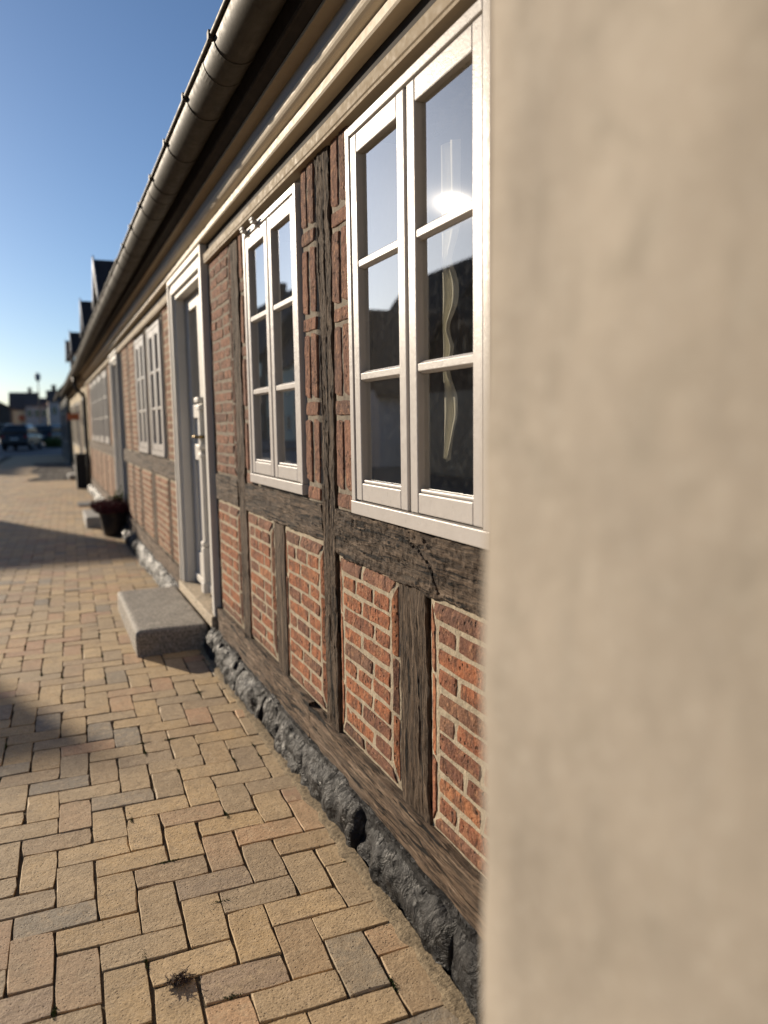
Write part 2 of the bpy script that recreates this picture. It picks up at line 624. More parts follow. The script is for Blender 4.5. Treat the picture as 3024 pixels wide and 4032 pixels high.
near = []
for p in pavers:
    s_ = seen(p)
    if s_ and s_[0] and p[0] < -0.07:
        near.append((s_[1], p))
near.sort(key=lambda q: q[0])
near_set = set(q[1] for q in near[:300])
L_, W_ = 2 * U - 0.0042, U - 0.0042
vr = random.Random(5)
variants = [paver_mesh(L_ - abs(vr.gauss(0, .0028)), W_ - abs(vr.gauss(0, .0022)), 100 + k).mesh('paving_brick') for k in range(24)]
mass = MB()
light = [paver_mesh(L_, W_, 300 + k) for k in range(4)]
for p in pavers:
    rz = ROT + (0 if p[2] else math.pi / 2) + random.gauss(0, 0.010) + (math.pi if random.random() < .5 else 0)
    dz = random.gauss(0, 0.0011) - .003 * (1 + noise.noise(Vector((p[0] * 1.7, p[1] * 1.7, 0))))
    tx, ty = random.gauss(0, 0.005), random.gauss(0, 0.005)
    jx, jy = random.gauss(0, .0014), random.gauss(0, .0014)
    if p in near_set:
        o = link('paving_brick', random.choice(variants), 'paver', pavement, at=(p[0] + jx, p[1] + jy, dz))
        o.rotation_euler = (tx, ty, rz)
    else:
        src = random.choice(light)
        c, s_ = math.cos(rz), math.sin(rz)
        mass.add([(p[0] + a * c - b * s_, p[1] + a * s_ + b * c, z + dz) for a, b, z in src.v], src.f)
mass.build('paving_brick_field', 'paver_island', pavement, kind='stuff')

# sand and grit along the plinth, moss and grit in the joints
grit = MB()
rows_ = 7
ysg = [0.9 + k * .012 for k in range(360)]
for y in ysg:
    wd = .060 + .028 * noise.fractal(Vector((y * 9, 0, 4)), 1.0, 2.0, 4)
    for q in range(rows_):
        f_ = q / (rows_ - 1)
        x = -.080 - wd * .95 * (1 - f_) - .008
        z = -.014 + (.014 + .012 * f_) * smooth01(f_ * 2.2) + .004 * noise.fractal(Vector((x * 60, y * 60, 0)), .8, 2.0, 3)
        grit.v.append((x, y, z))
for i in range(len(ysg) - 1):
    for q in range(rows_ - 1):
        a_ = i * rows_ + q
        grit.f.append((a_, a_ + rows_, a_ + rows_ + 1, a_ + 1))
grit.build('joint_grit', 'sand', pavement, smooth=True, kind='stuff', recalc=True)
moss = MB()
for k in range(48):
    p = random.choice(near[:300])[1]
    if k < 3:
        p = ((-.696, 2.25, True), (-.52, 1.83, True), (-.66, 2.9, True))[k]
    cx, cy = p[0] + (U if p[2] else U / 2) * random.choice((-1, 1)), p[1] + (U / 2 if p[2] else U) * random.choice((-1, 1))
    al = random.random() < .5
    for q in range(40):
        x = cx + random.gauss(0, .003 if al else .018)
        y = cy + random.gauss(0, .018 if al else .003)
        r_ = random.uniform(.001, .0035)
        a = random.random() * 6.28
        vs_ = [(x + r_ * math.cos(a + k2 * 2.1), y + r_ * math.sin(a + k2 * 2.1), -0.006) for k2 in range(3)]
        moss.add(vs_ + [(x, y, r_ * .4)], [(0, 1, 3), (1, 2, 3), (2, 0, 3)])
moss.build('joint_moss', 'moss', pavement, kind='stuff')

# cobbled patch in front of the next house
cob = MB()
for i in range(13):
    for j in range(105):
        y = 24.1 + j * 0.112
        x = -1.42 + i * 0.112 + random.gauss(0, .008)
        if x < -1.45 + 0.25 * math.sin(y) or x > -0.02:
            continue
        r_ = 0.05
        top = random.uniform(-.004, .02)
        cob.add([(x - r_, y - r_, -.03), (x + r_, y - r_, -.03), (x + r_, y + r_, -.03), (x - r_, y + r_, -.03),
                 (x - r_ * .7, y - r_ * .7, top), (x + r_ * .7, y - r_ * .7, top), (x + r_ * .7, y + r_ * .7, top), (x - r_ * .7, y + r_ * .7, top)],
                [(4, 5, 6, 7), (0, 1, 5, 4), (1, 2, 6, 5), (2, 3, 7, 6), (3, 0, 4, 7)])
cob.build('cobble_patch', 'cobble', pavement, kind='stuff')

# ------------------------------------------------------------------ the half-timbered brick house
HY0, HY1 = 0.6, 20.0
house = empty('half_timbered_house', (0, 10, 0), 'long low half-timbered red brick house with white windows and black tarred plinth', 'house')

WINS = [(1.59, 2.51), (3.07, 3.96), (7.10, 7.98), (8.27, 9.12), (13.45, 14.45), (14.75, 15.75), (16.05, 17.05), (17.35, 18.35)]
WZ = [(1.187, 2.467), (1.205, 2.46)] + [(1.225, 2.435)] * 6
DOORS = [(5.03, 6.335), (11.25, 12.35)]
openings = [(a + .02, b - .02, z0 + .02, z1 - .02) for (a, b), (z0, z1) in zip(WINS, WZ)] + [(a + .09, b - .09, .17, 2.50) for a, b in DOORS]
openings.sort()
wall = MB()
yc = HY0
X0, X1 = 0.013, 0.26
for a, b, z0, z1 in openings:
    wall.box(X0, X1, yc, a, 0.05, 2.75)
    if z0 > 0.3:
        wall.box(X0, X1, a, b, 0.05, z0)
    else:
        wall.box(X0, X1, a, b, 0.05, z0)
    wall.box(X0, X1, a, b, z1, 2.75)
    yc = b
wall.box(X0, X1, yc, HY1, 0.05, 2.75)
wall.build('wall', 'mortar_grey', house)
room = MB()
room.box(3.2, 3.3, HY0, HY1, 0.05, 2.75)
for y in (0.62, 4.95, 6.7, 10.6, 12.9, 19.9):
    room.box(X1 + .002, 3.2, y, y + .08, 0.3, 2.72)
room.build('inner_wall', 'room', house)
MB().box(X1 + .002, 3.2, HY0 + .01, HY1, 0.2, 0.3).build('inner_floor', 'room_floor', house)
MB().box(X1 + .002, 3.2, HY0 + .01, HY1, 2.721, 2.78).build('inner_ceiling', 'room', house)


def edge_x(y, z, P, field=-0.008, rim=0.001, band=0.045):
    e = min(y - P[0], P[1] - y, z - P[2], P[3] - z)
    return rim + (field - rim) * smooth01(e / band)


def brick_geo(cs, xf, proud, rnd, n_long=4, rag=0.0022):
    """cs: four (y, z) corners in order; the face follows xf(y, z), standing proud of it, with a ragged, rounded outline."""
    cy = sum(c[0] for c in cs) / 4
    cz = sum(c[1] for c in cs) / 4
    per = []
    for k in range(4):
        a, b = cs[k], cs[(k + 1) % 4]
        ln = math.hypot(b[0] - a[0], b[1] - a[1])
        n = max(2, min(n_long, int(ln / 0.04)))
        for q in range(n):
            t = (q + (0.12 if q == 0 else 0)) / n
            per.append((a[0] + (b[0] - a[0]) * t + rnd.uniform(-rag, rag), a[1] + (b[1] - a[1]) * t + rnd.uniform(-rag, rag)))
    n = len(per)
    v, f = [], []
    for y, z in per:
        v.append((xf(y, z) + 0.008, y, z))
    for y, z in per:
        v.append((xf(y, z) - proud * 0.55 + rnd.uniform(0, .0012), y, z))
    ins = 0.0045
    for y, z in per:
        d = math.hypot(y - cy, z - cz)
        yy, zz = y - (y - cy) / d * ins, z - (z - cz) / d * ins
        v.append((xf(yy, zz) - proud + rnd.uniform(-.0006, .0016), yy, zz))
    for r_ in range(2):
        for k in range(n):
            a, b = r_ * n + k, r_ * n + (k + 1) % n
            f.append((a, a + n, b + n, b))
    v.append((xf(cy, cz) - proud + rnd.uniform(-.001, .001), cy, cz))
    f += [(2 * n + (k + 1) % n, 2 * n + k, 3 * n) for k in range(n)]
    return v, f


def quad(y0, y1, z0, z1, g_=0.006, h_=None):
    h_ = g_ if h_ is None else h_
    return [(y0 + h_, z0 + g_), (y1 - h_, z0 + g_), (y1 - h_, z1 - g_), (y0 + h_, z1 - g_)]


def panel_bricks(P, rnd, bond=None):
    """The bricks of one framed panel: a mitred border ring round a field of stretchers."""
    y0, y1, z0, z1 = P[0] + .008, P[1] - .008, P[2] + .008, P[3] - .008
    out = []
    s = 0.047
    c = 0.062
    g_ = 0.0078
    ym = y0 + (y1 - y0) * rnd.uniform(.42, .58)
    for za, zb, inner in ((z0, z0 + c, 1), (z1 - c, z1, 0)):
        if inner:
            out.append([(y0 + .012, za + g_), (ym - .010, za + g_), (ym - .010, zb - g_), (y0 + s + .002, zb - g_)])
            out.append([(ym + .010, za + g_), (y1 - .012, za + g_), (y1 - s - .002, zb - g_), (ym + .010, zb - g_)])
        else:
            out.append([(y0 + s + .002, za + g_), (ym - .010, za + g_), (ym - .010, zb - g_), (y0 + .012, zb - g_)])
            out.append([(ym + .010, za + g_), (y1 - s - .002, za + g_), (y1 - .012, zb - g_), (ym + .010, zb - g_)])
    for side in (0, 1):
        zz = z0 + .012
        n = max(2, round((z1 - z0) / 0.225))
        cuts = [z0 + .012 + (z1 - z0 - .024) * k / n + (rnd.uniform(-.03, .03) if 0 < k < n else 0) for k in range(n + 1)]
        for k in range(n):
            a, b = cuts[k], cuts[k + 1]
            i0 = c - .006 if k == 0 else 0
            i1 = c - .006 if k == n - 1 else 0
            if side == 0:
                out.append([(y0 + .002, a + .005), (y0 + s - .012, a + i0 + .005), (y0 + s - .012, b - i1 - .005), (y0 + .002, b - .005)])
            else:
                out.append([(y1 - s + .010, a + i0 + .005), (y1 - .002, a + .005), (y1 - .002, b - .005), (y1 - s + .010, b - i1 - .005)])
    fa, fb = y0 + s, y1 - s
    za, zb = z0 + c, z1 - c
    rows = round((zb - za) / 0.0635)
    h = (zb - za) / rows
    wd = fb - fa
    for r_ in range(rows):
        if wd < 0.62:
            sp = [0, .58, 1] if r_ % 2 else [0, .33, 1]
            if r_ % 5 == 3:
                sp = [0, .36, .72, 1]
        else:
            n = max(2, round(wd / .235))
            sp = [k / n for k in range(n + 1)] if r_ % 2 else [0] + [(k + .5) / n for k in range(n)] + [1]
        sp = [x + (rnd.uniform(-.035, .035) if 0 < x < 1 else 0) for x in sp]
        for a, b in zip(sp, sp[1:]):
            dz = rnd.uniform(-.0022, .0022)
            q = quad(fa + wd * a, fa + wd * b, za + h * r_ + dz, za + h * (r_ + 1) + dz, .0072, .0100)
            q = [(y + rnd.uniform(-.003, .003), z + rnd.uniform(-.003, .003)) for y, z in q]
            out.append(q)
    return out


def mortar_slab(P, mat, res=0.02, amp=0.0016, xf=None, nm='brick_panel'):
    m = MB()
    ny = max(3, int((P[1] - P[0]) / res))
    nz = max(3, int((P[3] - P[2]) / res))
    xf = xf or edge_x
    for i in range(ny + 1):
        for j in range(nz + 1):
            y = P[0] + (P[1] - P[0]) * i / ny
            z = P[2] + (P[3] - P[2]) * j / nz
            m.v.append((xf(y, z, P) + amp * fbm((0, y, z), 22, 3), y, z))
    for i in range(ny):
        for j in range(nz):
            a = i * (nz + 1) + j
            m.f.append((a, a + 1, a + nz + 2, a + nz + 1))
    # edges back to the wall
    o = len(m.v)
    m.v += [(X0 + .003, P[0], P[2]), (X0 + .003, P[1], P[2]), (X0 + .003, P[1], P[3]), (X0 + .003, P[0], P[3])]
    m.f.append((o, o + 1, o + 2, o + 3))
    return m.build(nm, mat, house, smooth=True)


def brick_panel(P, mat='brick', mortar='mortar', near_=True, bricks=None, rnd=None, proud=0.0030, xf=None, mass_to=None):
    rnd = rnd or random.Random(int(P[0] * 1000))
    xfp = (lambda y, z: (xf or edge_x)(y, z, P))
    slab = mortar_slab(P, mortar, 0.02 if near_ else 0.08, xf=xf) if mass_to is None else None
    ring = bricks is None
    for cs_i, cs in enumerate(bricks or panel_bricks(P, rnd)):
        v, f = brick_geo(cs, xfp, proud + rnd.uniform(-.0015, .0025), rnd, 4 if near_ else 2, 0.0019 if near_ else .001)
        if mass_to is not None:
            mass_to.add(v, f)
        else:
            me = bpy.data.meshes.new('brick')
            me.from_pydata(v, [], f)
            me.update()
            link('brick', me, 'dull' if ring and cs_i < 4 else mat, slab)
    return slab


# lower panels, near the camera: every brick an object
LOW = [(1.05, 1.955, .29, 1.005), (2.168, 2.712, .305, 1.015), (2.872, 3.428, .315, 1.032), (3.612, 4.145, .325, 1.038), (4.325, 4.925, .315, 1.035)]
for P in LOW:
    brick_panel(P)

# narrow upper strips of upright bricks beside the windows
UPH = [(1.195, 1.249), (1.534, 1.589), (1.868, 1.918), (2.200, 2.252)]
UPV = [(1.264, 1.520), (1.604, 1.856), (1.934, 2.186), (2.268, 2.500)]


def flat_x(y, z, P):
    e = min(y - P[0], P[1] - y)
    return 0.008 - 0.012 * smooth01(e / 0.02)


def upright_strip(P, pair=True):
    rnd = random.Random(int(P[0] * 777))
    bs = []
    dz = rnd.uniform(-.008, .008)
    ym = (P[0] + P[1]) / 2
    for z0, z1 in UPH:
        bs.append(quad(P[0] + .018, P[1] - .022, z0 + dz, z1 + dz, .001))
    for z0, z1 in UPV:
        if z1 > 2.4:
            z1 = P[3] - .008 - dz
        if pair:
            bs.append([(P[0] + .016 + rnd.uniform(0, .006), z0 + dz), (ym - .014, z0 + dz + .004), (ym - .012 + rnd.uniform(-.006, .004), z1 + dz), (P[0] + .018, z1 + dz - .003)])
            bs.append([(ym + .012, z0 + dz), (P[1] - .018, z0 + dz + .004), (P[1] - .022 + rnd.uniform(-.006, .004), z1 + dz - .004), (ym + .012, z1 + dz)])
        else:
            bs.append(quad(P[0] + .014, P[1] - .012, z0 + dz, z1 + dz, .003))
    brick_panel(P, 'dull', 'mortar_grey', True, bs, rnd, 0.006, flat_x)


upright_strip((2.512, 2.716, 1.182, 2.512))
upright_strip((2.870, 3.068, 1.186, 2.512))
upright_strip((3.962, 4.135, 1.186, 2.512))
upright_strip((1.30, 1.588, 1.182, 2.512))

P = (4.325, 4.925, 1.195, 2.512)
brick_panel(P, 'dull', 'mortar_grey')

# the part beyond the door: bricks joined per panel (too small to pick apart)
far_low = MB()
far_up = MB()
FAR_POSTS = [(6.42, 6.50), (7.00, 7.085), (8.0, 8.25), (9.15, 9.30), (9.95, 10.1), (10.75, 10.9), (12.5, 12.62), (13.28, 13.42), (14.47, 14.73), (15.77, 16.03), (17.07, 17.33), (18.37, 18.52), (19.2, 19.35), (19.85, 20.0)]
edges = []
for (a, b), (c, d) in zip(FAR_POSTS, FAR_POSTS[1:]):
    edges.append((b, c))
for a, b in edges:
    if any(abs((a + b) / 2 - (d0 + d1) / 2) < .6 for d0, d1 in DOORS):
        continue
    P = (a + .004, b - .004, .31, 1.03)
    mortar_slab(P, 'mortar', 0.06)
    brick_panel(P, 'brick_island', near_=False, mass_to=far_low, rnd=random.Random(int(a * 99)))
    if any(w0 < (a + b) / 2 < w1 for w0, w1 in WINS):
        continue
    P = (a + .004, b - .004, 1.20, 2.512)
    mortar_slab(P, 'mortar', 0.06)
    brick_panel(P, 'brick_island', near_=False, mass_to=far_up, rnd=random.Random(int(a * 55)))
far_low.build('far_lower_brickwork', 'far_island', house, kind='stuff')
far_up.build('far_upper_brickwork', 'far_island', house, kind='stuff')


def timber(name, axis, a0, a1, s0, s1, x0, mat, amp=0.004, seed=0, depth=0.06, bow=None, res=0.03, k=10, splits=()):
    """A hewn timber. axis 'z': a = z range, s = y range; axis 'y': a = y range, s = z range. Front face at x0."""
    m = MB()
    n = max(2, int((a1 - a0) / res))
    sec = [(depth, 0)] + [(0.004, 0.0)] + [(0.0, 0.03 + 0.94 * i / (k - 1)) for i in range(k)] + [(0.004, 1.0), (depth, 1.0)]
    N_ = len(sec)
    for i in range(n + 1):
        a = a0 + (a1 - a0) * i / n
        for dx, s in sec:
            b = bow(a) if bow else 0.0
            ss = s0 + (s1 - s0) * s + b
            q = Vector((seed * 3.1, a * 7 if axis == 'z' else ss * 18, ss * 18 if axis == 'z' else a * 7))
            front = dx < 0.01
            off = amp * noise.fractal(q, 1.0, 2.0, 4) if front else 0
            sh = amp * 1.3 * noise.fractal(Vector((seed + 9.0, a * 9, s * 2)), 1.0, 2.0, 4)
            rough_ = amp * 0.5 * noise.fractal(Vector((seed, a * 45, s * 9)), 1.0, 2.0, 2)
            x = x0 + dx + off + rough_
            if front:
                for pl_ in splits:      # drying splits and a knot hole: grooves along a polyline of (length, across, half width, depth)
                    for (p0, q0, w0, d0), (p1, q1, w1, d1) in zip(pl_, pl_[1:]):
                        L2 = (p1 - p0) ** 2 + (q1 - q0) ** 2
                        tt = max(0, min(1, ((a - p0) * (p1 - p0) + (ss - q0) * (q1 - q0)) / L2))
                        dd = math.hypot(a - p0 - (p1 - p0) * tt, ss - q0 - (q1 - q0) * tt)
                        ww = (w0 + (w1 - w0) * tt) * (1 + .5 * noise.noise(Vector((a * 60, ss * 60, 3))))
                        if dd < ww * 2:
                            x = max(x, x0 + (d0 + (d1 - d0) * tt) * smooth01(1.6 - dd / ww))
            m.v.append((x, ss + sh, a) if axis == 'z' else (x, a, ss + sh))
    for i in range(n):
        for j in range(N_ - 1):
            p = i * N_ + j
            m.f.append((p, p + 1, p + N_ + 1, p + N_))
    m.f.append(tuple(range(N_)))
    e = n * N_
    m.f.append(tuple(range(e + N_ - 1, e - 1, -1)))
    return m.build(name, mat, house, recalc=True)


timber('post', 'z', .292, 2.53, 2.722, 2.866, -.010, 'timber_z', .006, 1, bow=lambda z: 0.010 * math.sin(z * 2.6), res=.012, k=26,
       splits=[[(.5, 2.80, .0015, .002), (1.0, 2.80, .003, .006), (1.5, 2.775, .003, .007), (2.1, 2.77, .003, .007), (2.5, 2.78, .002, .004)], [(1.2, 2.84, .0015, .002), (1.7, 2.835, .0025, .006), (2.45, 2.83, .0025, .005)]])
timber('post', 'z', .292, 2.53, 4.150, 4.318, -.008, 'timber_z', .006, 2, bow=lambda z: -0.008 * math.sin(z * 2.2))
timber('post', 'z', .292, 2.53, 4.930, 4.980, 0.000, 'timber_z', .004, 3)
timber('stud', 'z', .292, 1.03, 3.434, 3.604, -.006, 'timber_z', .004, 4)
timber('stud', 'z', .285, 1.01, 1.962, 2.162, -.008, 'timber_z', .005, 5, bow=lambda z: 0.018 * (z - .6), res=.012, k=26,
       splits=[[(.30, 2.01, .003, .006), (.6, 2.02, .002, .004), (.95, 2.03, .0015, .002)]])
SPLIT = [[(2.177, 1.168, .002, .003), (2.084, 1.150, .003, .006), (1.998, 1.120, .0035, .009), (1.923, 1.070, .0035, .010), (1.885, 1.020, .003, .009)],
         [(1.97, 1.160, .006, .008), (1.93, 1.152, .007, .012)],
         [(2.64, 1.06, .0015, .002), (2.45, 1.072, .002, .005), (2.30, 1.066, .0015, .002)]]
timber('rail_beam', 'y', 1.0, 2.716, 1.004, 1.178, -.014, 'timber_y', .008, 6, res=.007, k=30, splits=SPLIT)
timber('rail_beam', 'y', 2.872, 4.146, 1.036, 1.184, -.012, 'timber_y', .007, 7)
timber('rail_beam', 'y', 4.324, 4.926, 1.036, 1.196, -.012, 'timber_y', .006, 8)
for i, (a, b) in enumerate(((4.0, 1.0), (5.17, 4.0))):
    pass
timber('sole_plate', 'y', 0.9, 3.05, .150, .296, -.030, 'plate', .005, 9, depth=.09)
timber('sole_plate', 'y', 3.055, 5.16, .140, .312, -.030, 'plate', .005, 10, depth=.09)
timber('sole_plate', 'y', 6.45, 11.2, .150, .305, -.028, 'plate', .005, 11, depth=.09, res=.1)
timber('sole_plate', 'y', 12.4, 19.98, .150, .305, -.028, 'plate', .005, 12, depth=.09, res=.1)
timber('rail_beam', 'y', 6.50, 11.15, 1.036, 1.20, -.012, 'timber_y', .006, 13, res=.1)
timber('rail_beam', 'y', 12.45, 19.98, 1.036, 1.20, -.012, 'timber_y', .006, 14, res=.1)
for i, (a, b) in enumerate(FAR_POSTS):
    up_ = 2.53
    timber('post', 'z', .30, 1.034, a, b, -.006, 'timber_z', .004, 20 + i, res=.1)
    timber('post', 'z', 1.202, up_, a, b, -.006, 'timber_z', .004, 40 + i, res=.1)


# ---- windows
def window(y0, y1, z0, z1, near_=True, dull=False, label=None):
    fx0, fx1 = -.024, .05
    fr = MB()
    t = 0.034 if near_ else .065
    fr.box(fx0, fx1, y0, y0 + t, z0 + .046, z1)
    fr.box(fx0, fx1, y1 - t, y1, z0 + .046, z1)
    fr.box(fx0, fx1, y0 + t + .0004, y1 - t - .0004, z1 - .030, z1 - .0004)
    fr.box(fx0 - .003, fx1, y0 - .001, y1 + .001, z0, z0 + .0456)
    ym = (y0 + y1) / 2
    fr.box(fx0 + .012, fx1, ym - .006, ym + .006, z0 + .046, z1 - .031)
    win = fr.build('window', 'white', house, bevel=.003 if near_ else 0)
    if label:
        win['label'] = label
    # rebate strips behind the gaps, dark
    for a, b in ((y0 + t + .0042, ym - .0092), (ym + .0092, y1 - t - .0042)):
        za, zb = z0 + .0502, z1 - .0342
        st = 0.050 if near_ else .07
        sx0, sx1 = -.020, .022
        sm = MB()
        sm.box(sx0, sx1, a, a + st, za, zb)
        sm.box(sx0, sx1, b - st, b, za, zb)
        sm.box(sx0 + .0006, sx1, a + st + .0005, b - st - .0005, zb - .062, zb - .0006)
        sm.box(sx0 + .0006, sx1, a + st + .0005, b - st - .0005, za + .0006, za + .060)
        cs = sm.build('casement', 'white', win, bevel=.004 if near_ else 0)
        ga, gb = a + st, b - st
        gz0, gz1 = za + .060, zb - .062
        # putty bead along the foot of the glass
        if near_:
            MB().prism_x([(ga, gz0 + .001), (gb, gz0 + .001), (gb, gz0 + .012), (ga, gz0 + .012)], -.014, -.001).build('glazing_bead', 'white', win, bevel=.004)
        h = (gz1 - gz0)
        zs = [gz0, gz0 + h * .333, gz0 + h * .675, gz1]
        for k in (1, 2):
            zc = zs[k]
            prof = [(sx0 + .003, zc - .010), (-.004, zc - .018), (.012, zc - .018), (.012, zc + .018), (-.004, zc + .018), (sx0 + .003, zc + .010)]
            MB().sweep_y(prof, [ga + .0006, gb - .0006]).build('glazing_bar', 'white', win, bevel=.0015 if near_ else 0)
        for k in range(3):
            MB().box(-.0005, .0035, ga - .004, gb + .004, zs[k] + .0, zs[k + 1] - .0004).build('pane', 'glass', win)
    # inner lining of the opening
    rv = MB()
    rv.box(.0505, .262, y0 + .021, y0 + .034, z0 + .03, z1 - .03)
    rv.box(.0505, .262, y1 - .034, y1 - .021, z0 + .03, z1 - .03)
    rv.box(.0505, .30, y0 + .035, y1 - .035, z0 + .022, z0 + .035)
    rv.build('window_lining', 'white', win)
    return win


for i, ((a, b), (z0, z1)) in enumerate(zip(WINS, WZ)):
    wd = window(a, b, z0, z1, i < 2)
    if i == 1:
        # two painted hooks at the head of the frame
        for yy in (3.86, 3.665):
            h_ = MB()
            h_.box(-.052, -.025, yy - .018, yy + .018, 2.438, 2.452)
            h_.box(-.056, -.044, yy - .026, yy + .026, 2.452, 2.464)
            h_.box(-.038, -.025, yy - .010, yy + .010, 2.420, 2.438)
            h_.build('frame_hook', 'white', wd, bevel=.004)


# ---- the doors
def door(y0, y1, z0, z1, near_=True):
    """Moulded architrave standing on a sandstone sill, a panelled leaf with a pilaster strip, glazed above."""
    t = 0.155
    fr = MB()
    # moulded architrave: three steps
    steps = [(0.0, .040, -.045), (.040, .072, -.026), (.072, .120, -.036), (.120, .155, -.012)]
    for a, b, x in steps:
        bb = b - .0004
        fr.box(x , .055, y0 + a, y0 + bb, z0, z1 - a)
        fr.box(x, .055, y1 - bb, y1 - a, z0, z1 - a)
        fr.box(x + .0004, .055, y0 + bb, y1 - bb, z1 - bb, z1 - a - .0003)
    dr = fr.build('door', 'door_white', house, bevel=.004)
    ia, ib = y0 + t, y1 - t
    iz = z1 - t
    # reveal boards
    rv = MB()
    rv.box(.0555, .12, ia - .02, ia, z0, iz)
    rv.box(.0555, .12, ib, ib + .02, z0, iz)
    rv.box(.0555, .12, ia, ib, iz, iz + .02)
    rv.build('door_reveal', 'jamb_grey', dr)
    lx = .068
    mid = (ia + ib) / 2
    gz = 1.66
    for a, b in ((ia + .004, mid - .004), (mid + .004, ib - .004)):
        lf = MB()
        lf.box(lx, lx + .04, a, a + .085, z0 + .02, iz - .006)
        lf.box(lx, lx + .04, b - .085, b, z0 + .02, iz - .006)
        lf.box(lx + .0006, lx + .04, a + .0855, b - .0855, iz - .10, iz - .0065)
        lf.box(lx + .0006, lx + .04, a + .0855, b - .0855, gz - .10, gz)
        lf.box(lx + .0006, lx + .04, a + .0855, b - .0855, z0 + .021, z0 + .26)
        lf.box(lx + .0006, lx + .04, a + .0855, b - .0855, 1.24, 1.36)
        lf.build('door_leaf', 'door_white', dr, bevel=.004)
        MB().box(lx + .022, lx + .034, a + .08, b - .08, z0 + .25, 1.245).build('door_panel', 'door_white', dr, bevel=.006)
        MB().box(lx + .022, lx + .034, a + .08, b - .08, 1.355, gz - .095).build('door_panel', 'door_white', dr, bevel=.006)
        MB().box(lx + .02, lx + .026, a + .08, b - .08, gz - .005, iz - .095).build('pane', 'glass', dr)
    # pilaster strip on the meeting stile with caps
    pl = MB()
    pl.box(lx - .035, lx - .0005, mid - .032, mid + .032, z0 + .36, gz - .01)
    pl.box(lx - .050, lx - .0005, mid - .046, mid + .046, z0 + .10, z0 + .3595)
    pl.box(lx - .060, lx - .0005, mid - .052, mid + .052, z0 + .02, z0 + .0995)
    pl.build('pilaster', 'door_white', dr, bevel=.006)
    for zc, wd, dp in ((gz + .025, .15, .052), (gz - .03, .11, .042), (1.345, .14, .050), (1.285, .105, .042), (z0 + .385, .09, .050)):
        MB().box(lx - dp, lx - .0012, mid - wd / 2, mid + wd / 2, zc - .020, zc + .020).build('moulded_cap', 'door_white', dr, bevel=.01)
    MB().box(lx - .020, lx - .0008, ia + .006, ib - .006, z0 + .03, z0 + .085).build('weather_board', 'door_white', dr, bevel=.008)
    hd = MB()
    hd.tube([(lx - .075, mid - .065, 1.42), (lx - .07, mid - .02, 1.425), (lx - .07, mid + .055, 1.42)], .0085)
    hd.tube([(lx - .0, mid - .055, 1.42), (lx - .075, mid - .055, 1.42)], .011)
    hd.build('door_handle', 'brass', dr, smooth=True)
    MB().box(lx - .13, .15, y0 + .02, y1 - .02, z0 - .080, z0 - .001).build('door_sill', 'sandstone', dr, bevel=.008)
    return dr


door(4.985, 6.385, .247, 2.625)
door(11.2, 12.4, .247, 2.56, False)

# ---- eaves: lath, cornice, soffit, gutter, roof
lath = [(-.034, 2.494), (.012, 2.494), (.012, 2.558), (-.026, 2.558), (-.034, 2.548), (-.034, 2.512), (-.030, 2.508), (-.030, 2.5)]


def ragged(y):
    return 0.0022 * noise.fractal(Vector((y * 1.6, 3, 1)), 1.0, 2.0, 3)


def yr(a, b, st):
    n = max(1, int((b - a) / st))
    return [a + (b - a) * k / n for k in range(n + 1)]


for a, b in ((0.6, 4.93), (6.43, 11.15), (12.45, 20.0)):
    MB().sweep_y(lath, yr(a, b, .06), ragged).build('eave_lath', 'cream_dull', house)
MB().box(-.192, -.178, 0.6, 20.0, 2.785, 2.95).build('added_sun_stop', 'soffit', house)  # board added to stop sun reaching the soffit past the gutter
MB().box(0.0, .012, 0.6, 20.0, 2.558, 2.70).build('painted_gap_shade', 'soffit', house)  # dark strip painted in for the shade in the gap above the lath
MB().sweep_y([(.0, 2.63), (.0, 2.668), (-.048, 2.670), (-.055, 2.664), (-.055, 2.636), (-.050, 2.63)], yr(0.6, 20, .08), ragged).build('cornice_board', 'cream', house)
cove = [(.0, 2.671), (-.050, 2.671)] + [(-.056 - .042 * math.sin(a) ** 1.0 * (1 - .0), 2.672 + .030 * (1 - math.cos(a))) for a in [k * math.pi / 2 / 6 for k in range(1, 7)]] + [(-.100, 2.708), (.0, 2.709)]
MB().sweep_y(cove, yr(0.6, 20, .1), ragged).build('cornice_moulding', 'cream', house)
MB().sweep_y([(.0, 2.7095), (-.097, 2.7095), (-.097, 2.757), (.0, 2.757)], [0.6, 20.0]).build('fascia_board', 'jamb_grey', house)  # grey rather than cream: the eave's shade is put into the colour
MB().sweep_y([(.0, 2.7575), (-.150, 2.7575), (-.150, 2.772), (.0, 2.772)], [0.6, 20.0]).build('soffit_trim', 'cream_dull', house, bevel=.003)
MB().sweep_y([(.0, 2.773), (-.150, 2.7725), (-.195, 2.79), (-.195, 2.858), (.0, 2.95)], [0.6, 20.0]).build('soffit', 'soffit', house)
pitch = math.tan(R(47))
rf = MB().sweep_y([(-.30, 2.955), (4.0, 2.955 + 4.30 * pitch), (8.3, 2.955), (8.2, 2.90), (4.0, 2.88 + 4.24 * pitch), (-.24, 2.952)], [0.45, 20.02])
rf.build('roof', 'roof', house)

GP = [(-1, 2.896), (3.2, 2.890), (5.4, 2.878), (7.3, 2.862), (11, 2.858), (14.4, 2.830), (17, 2.785), (34, 2.77)]


def gz_(y):
    for (a, za), (b, zb) in zip(GP, GP[1:]):
        if y <= b:
            return za + (zb - za) * smooth01((y - a) / (b - a))
    return GP[-1][1]


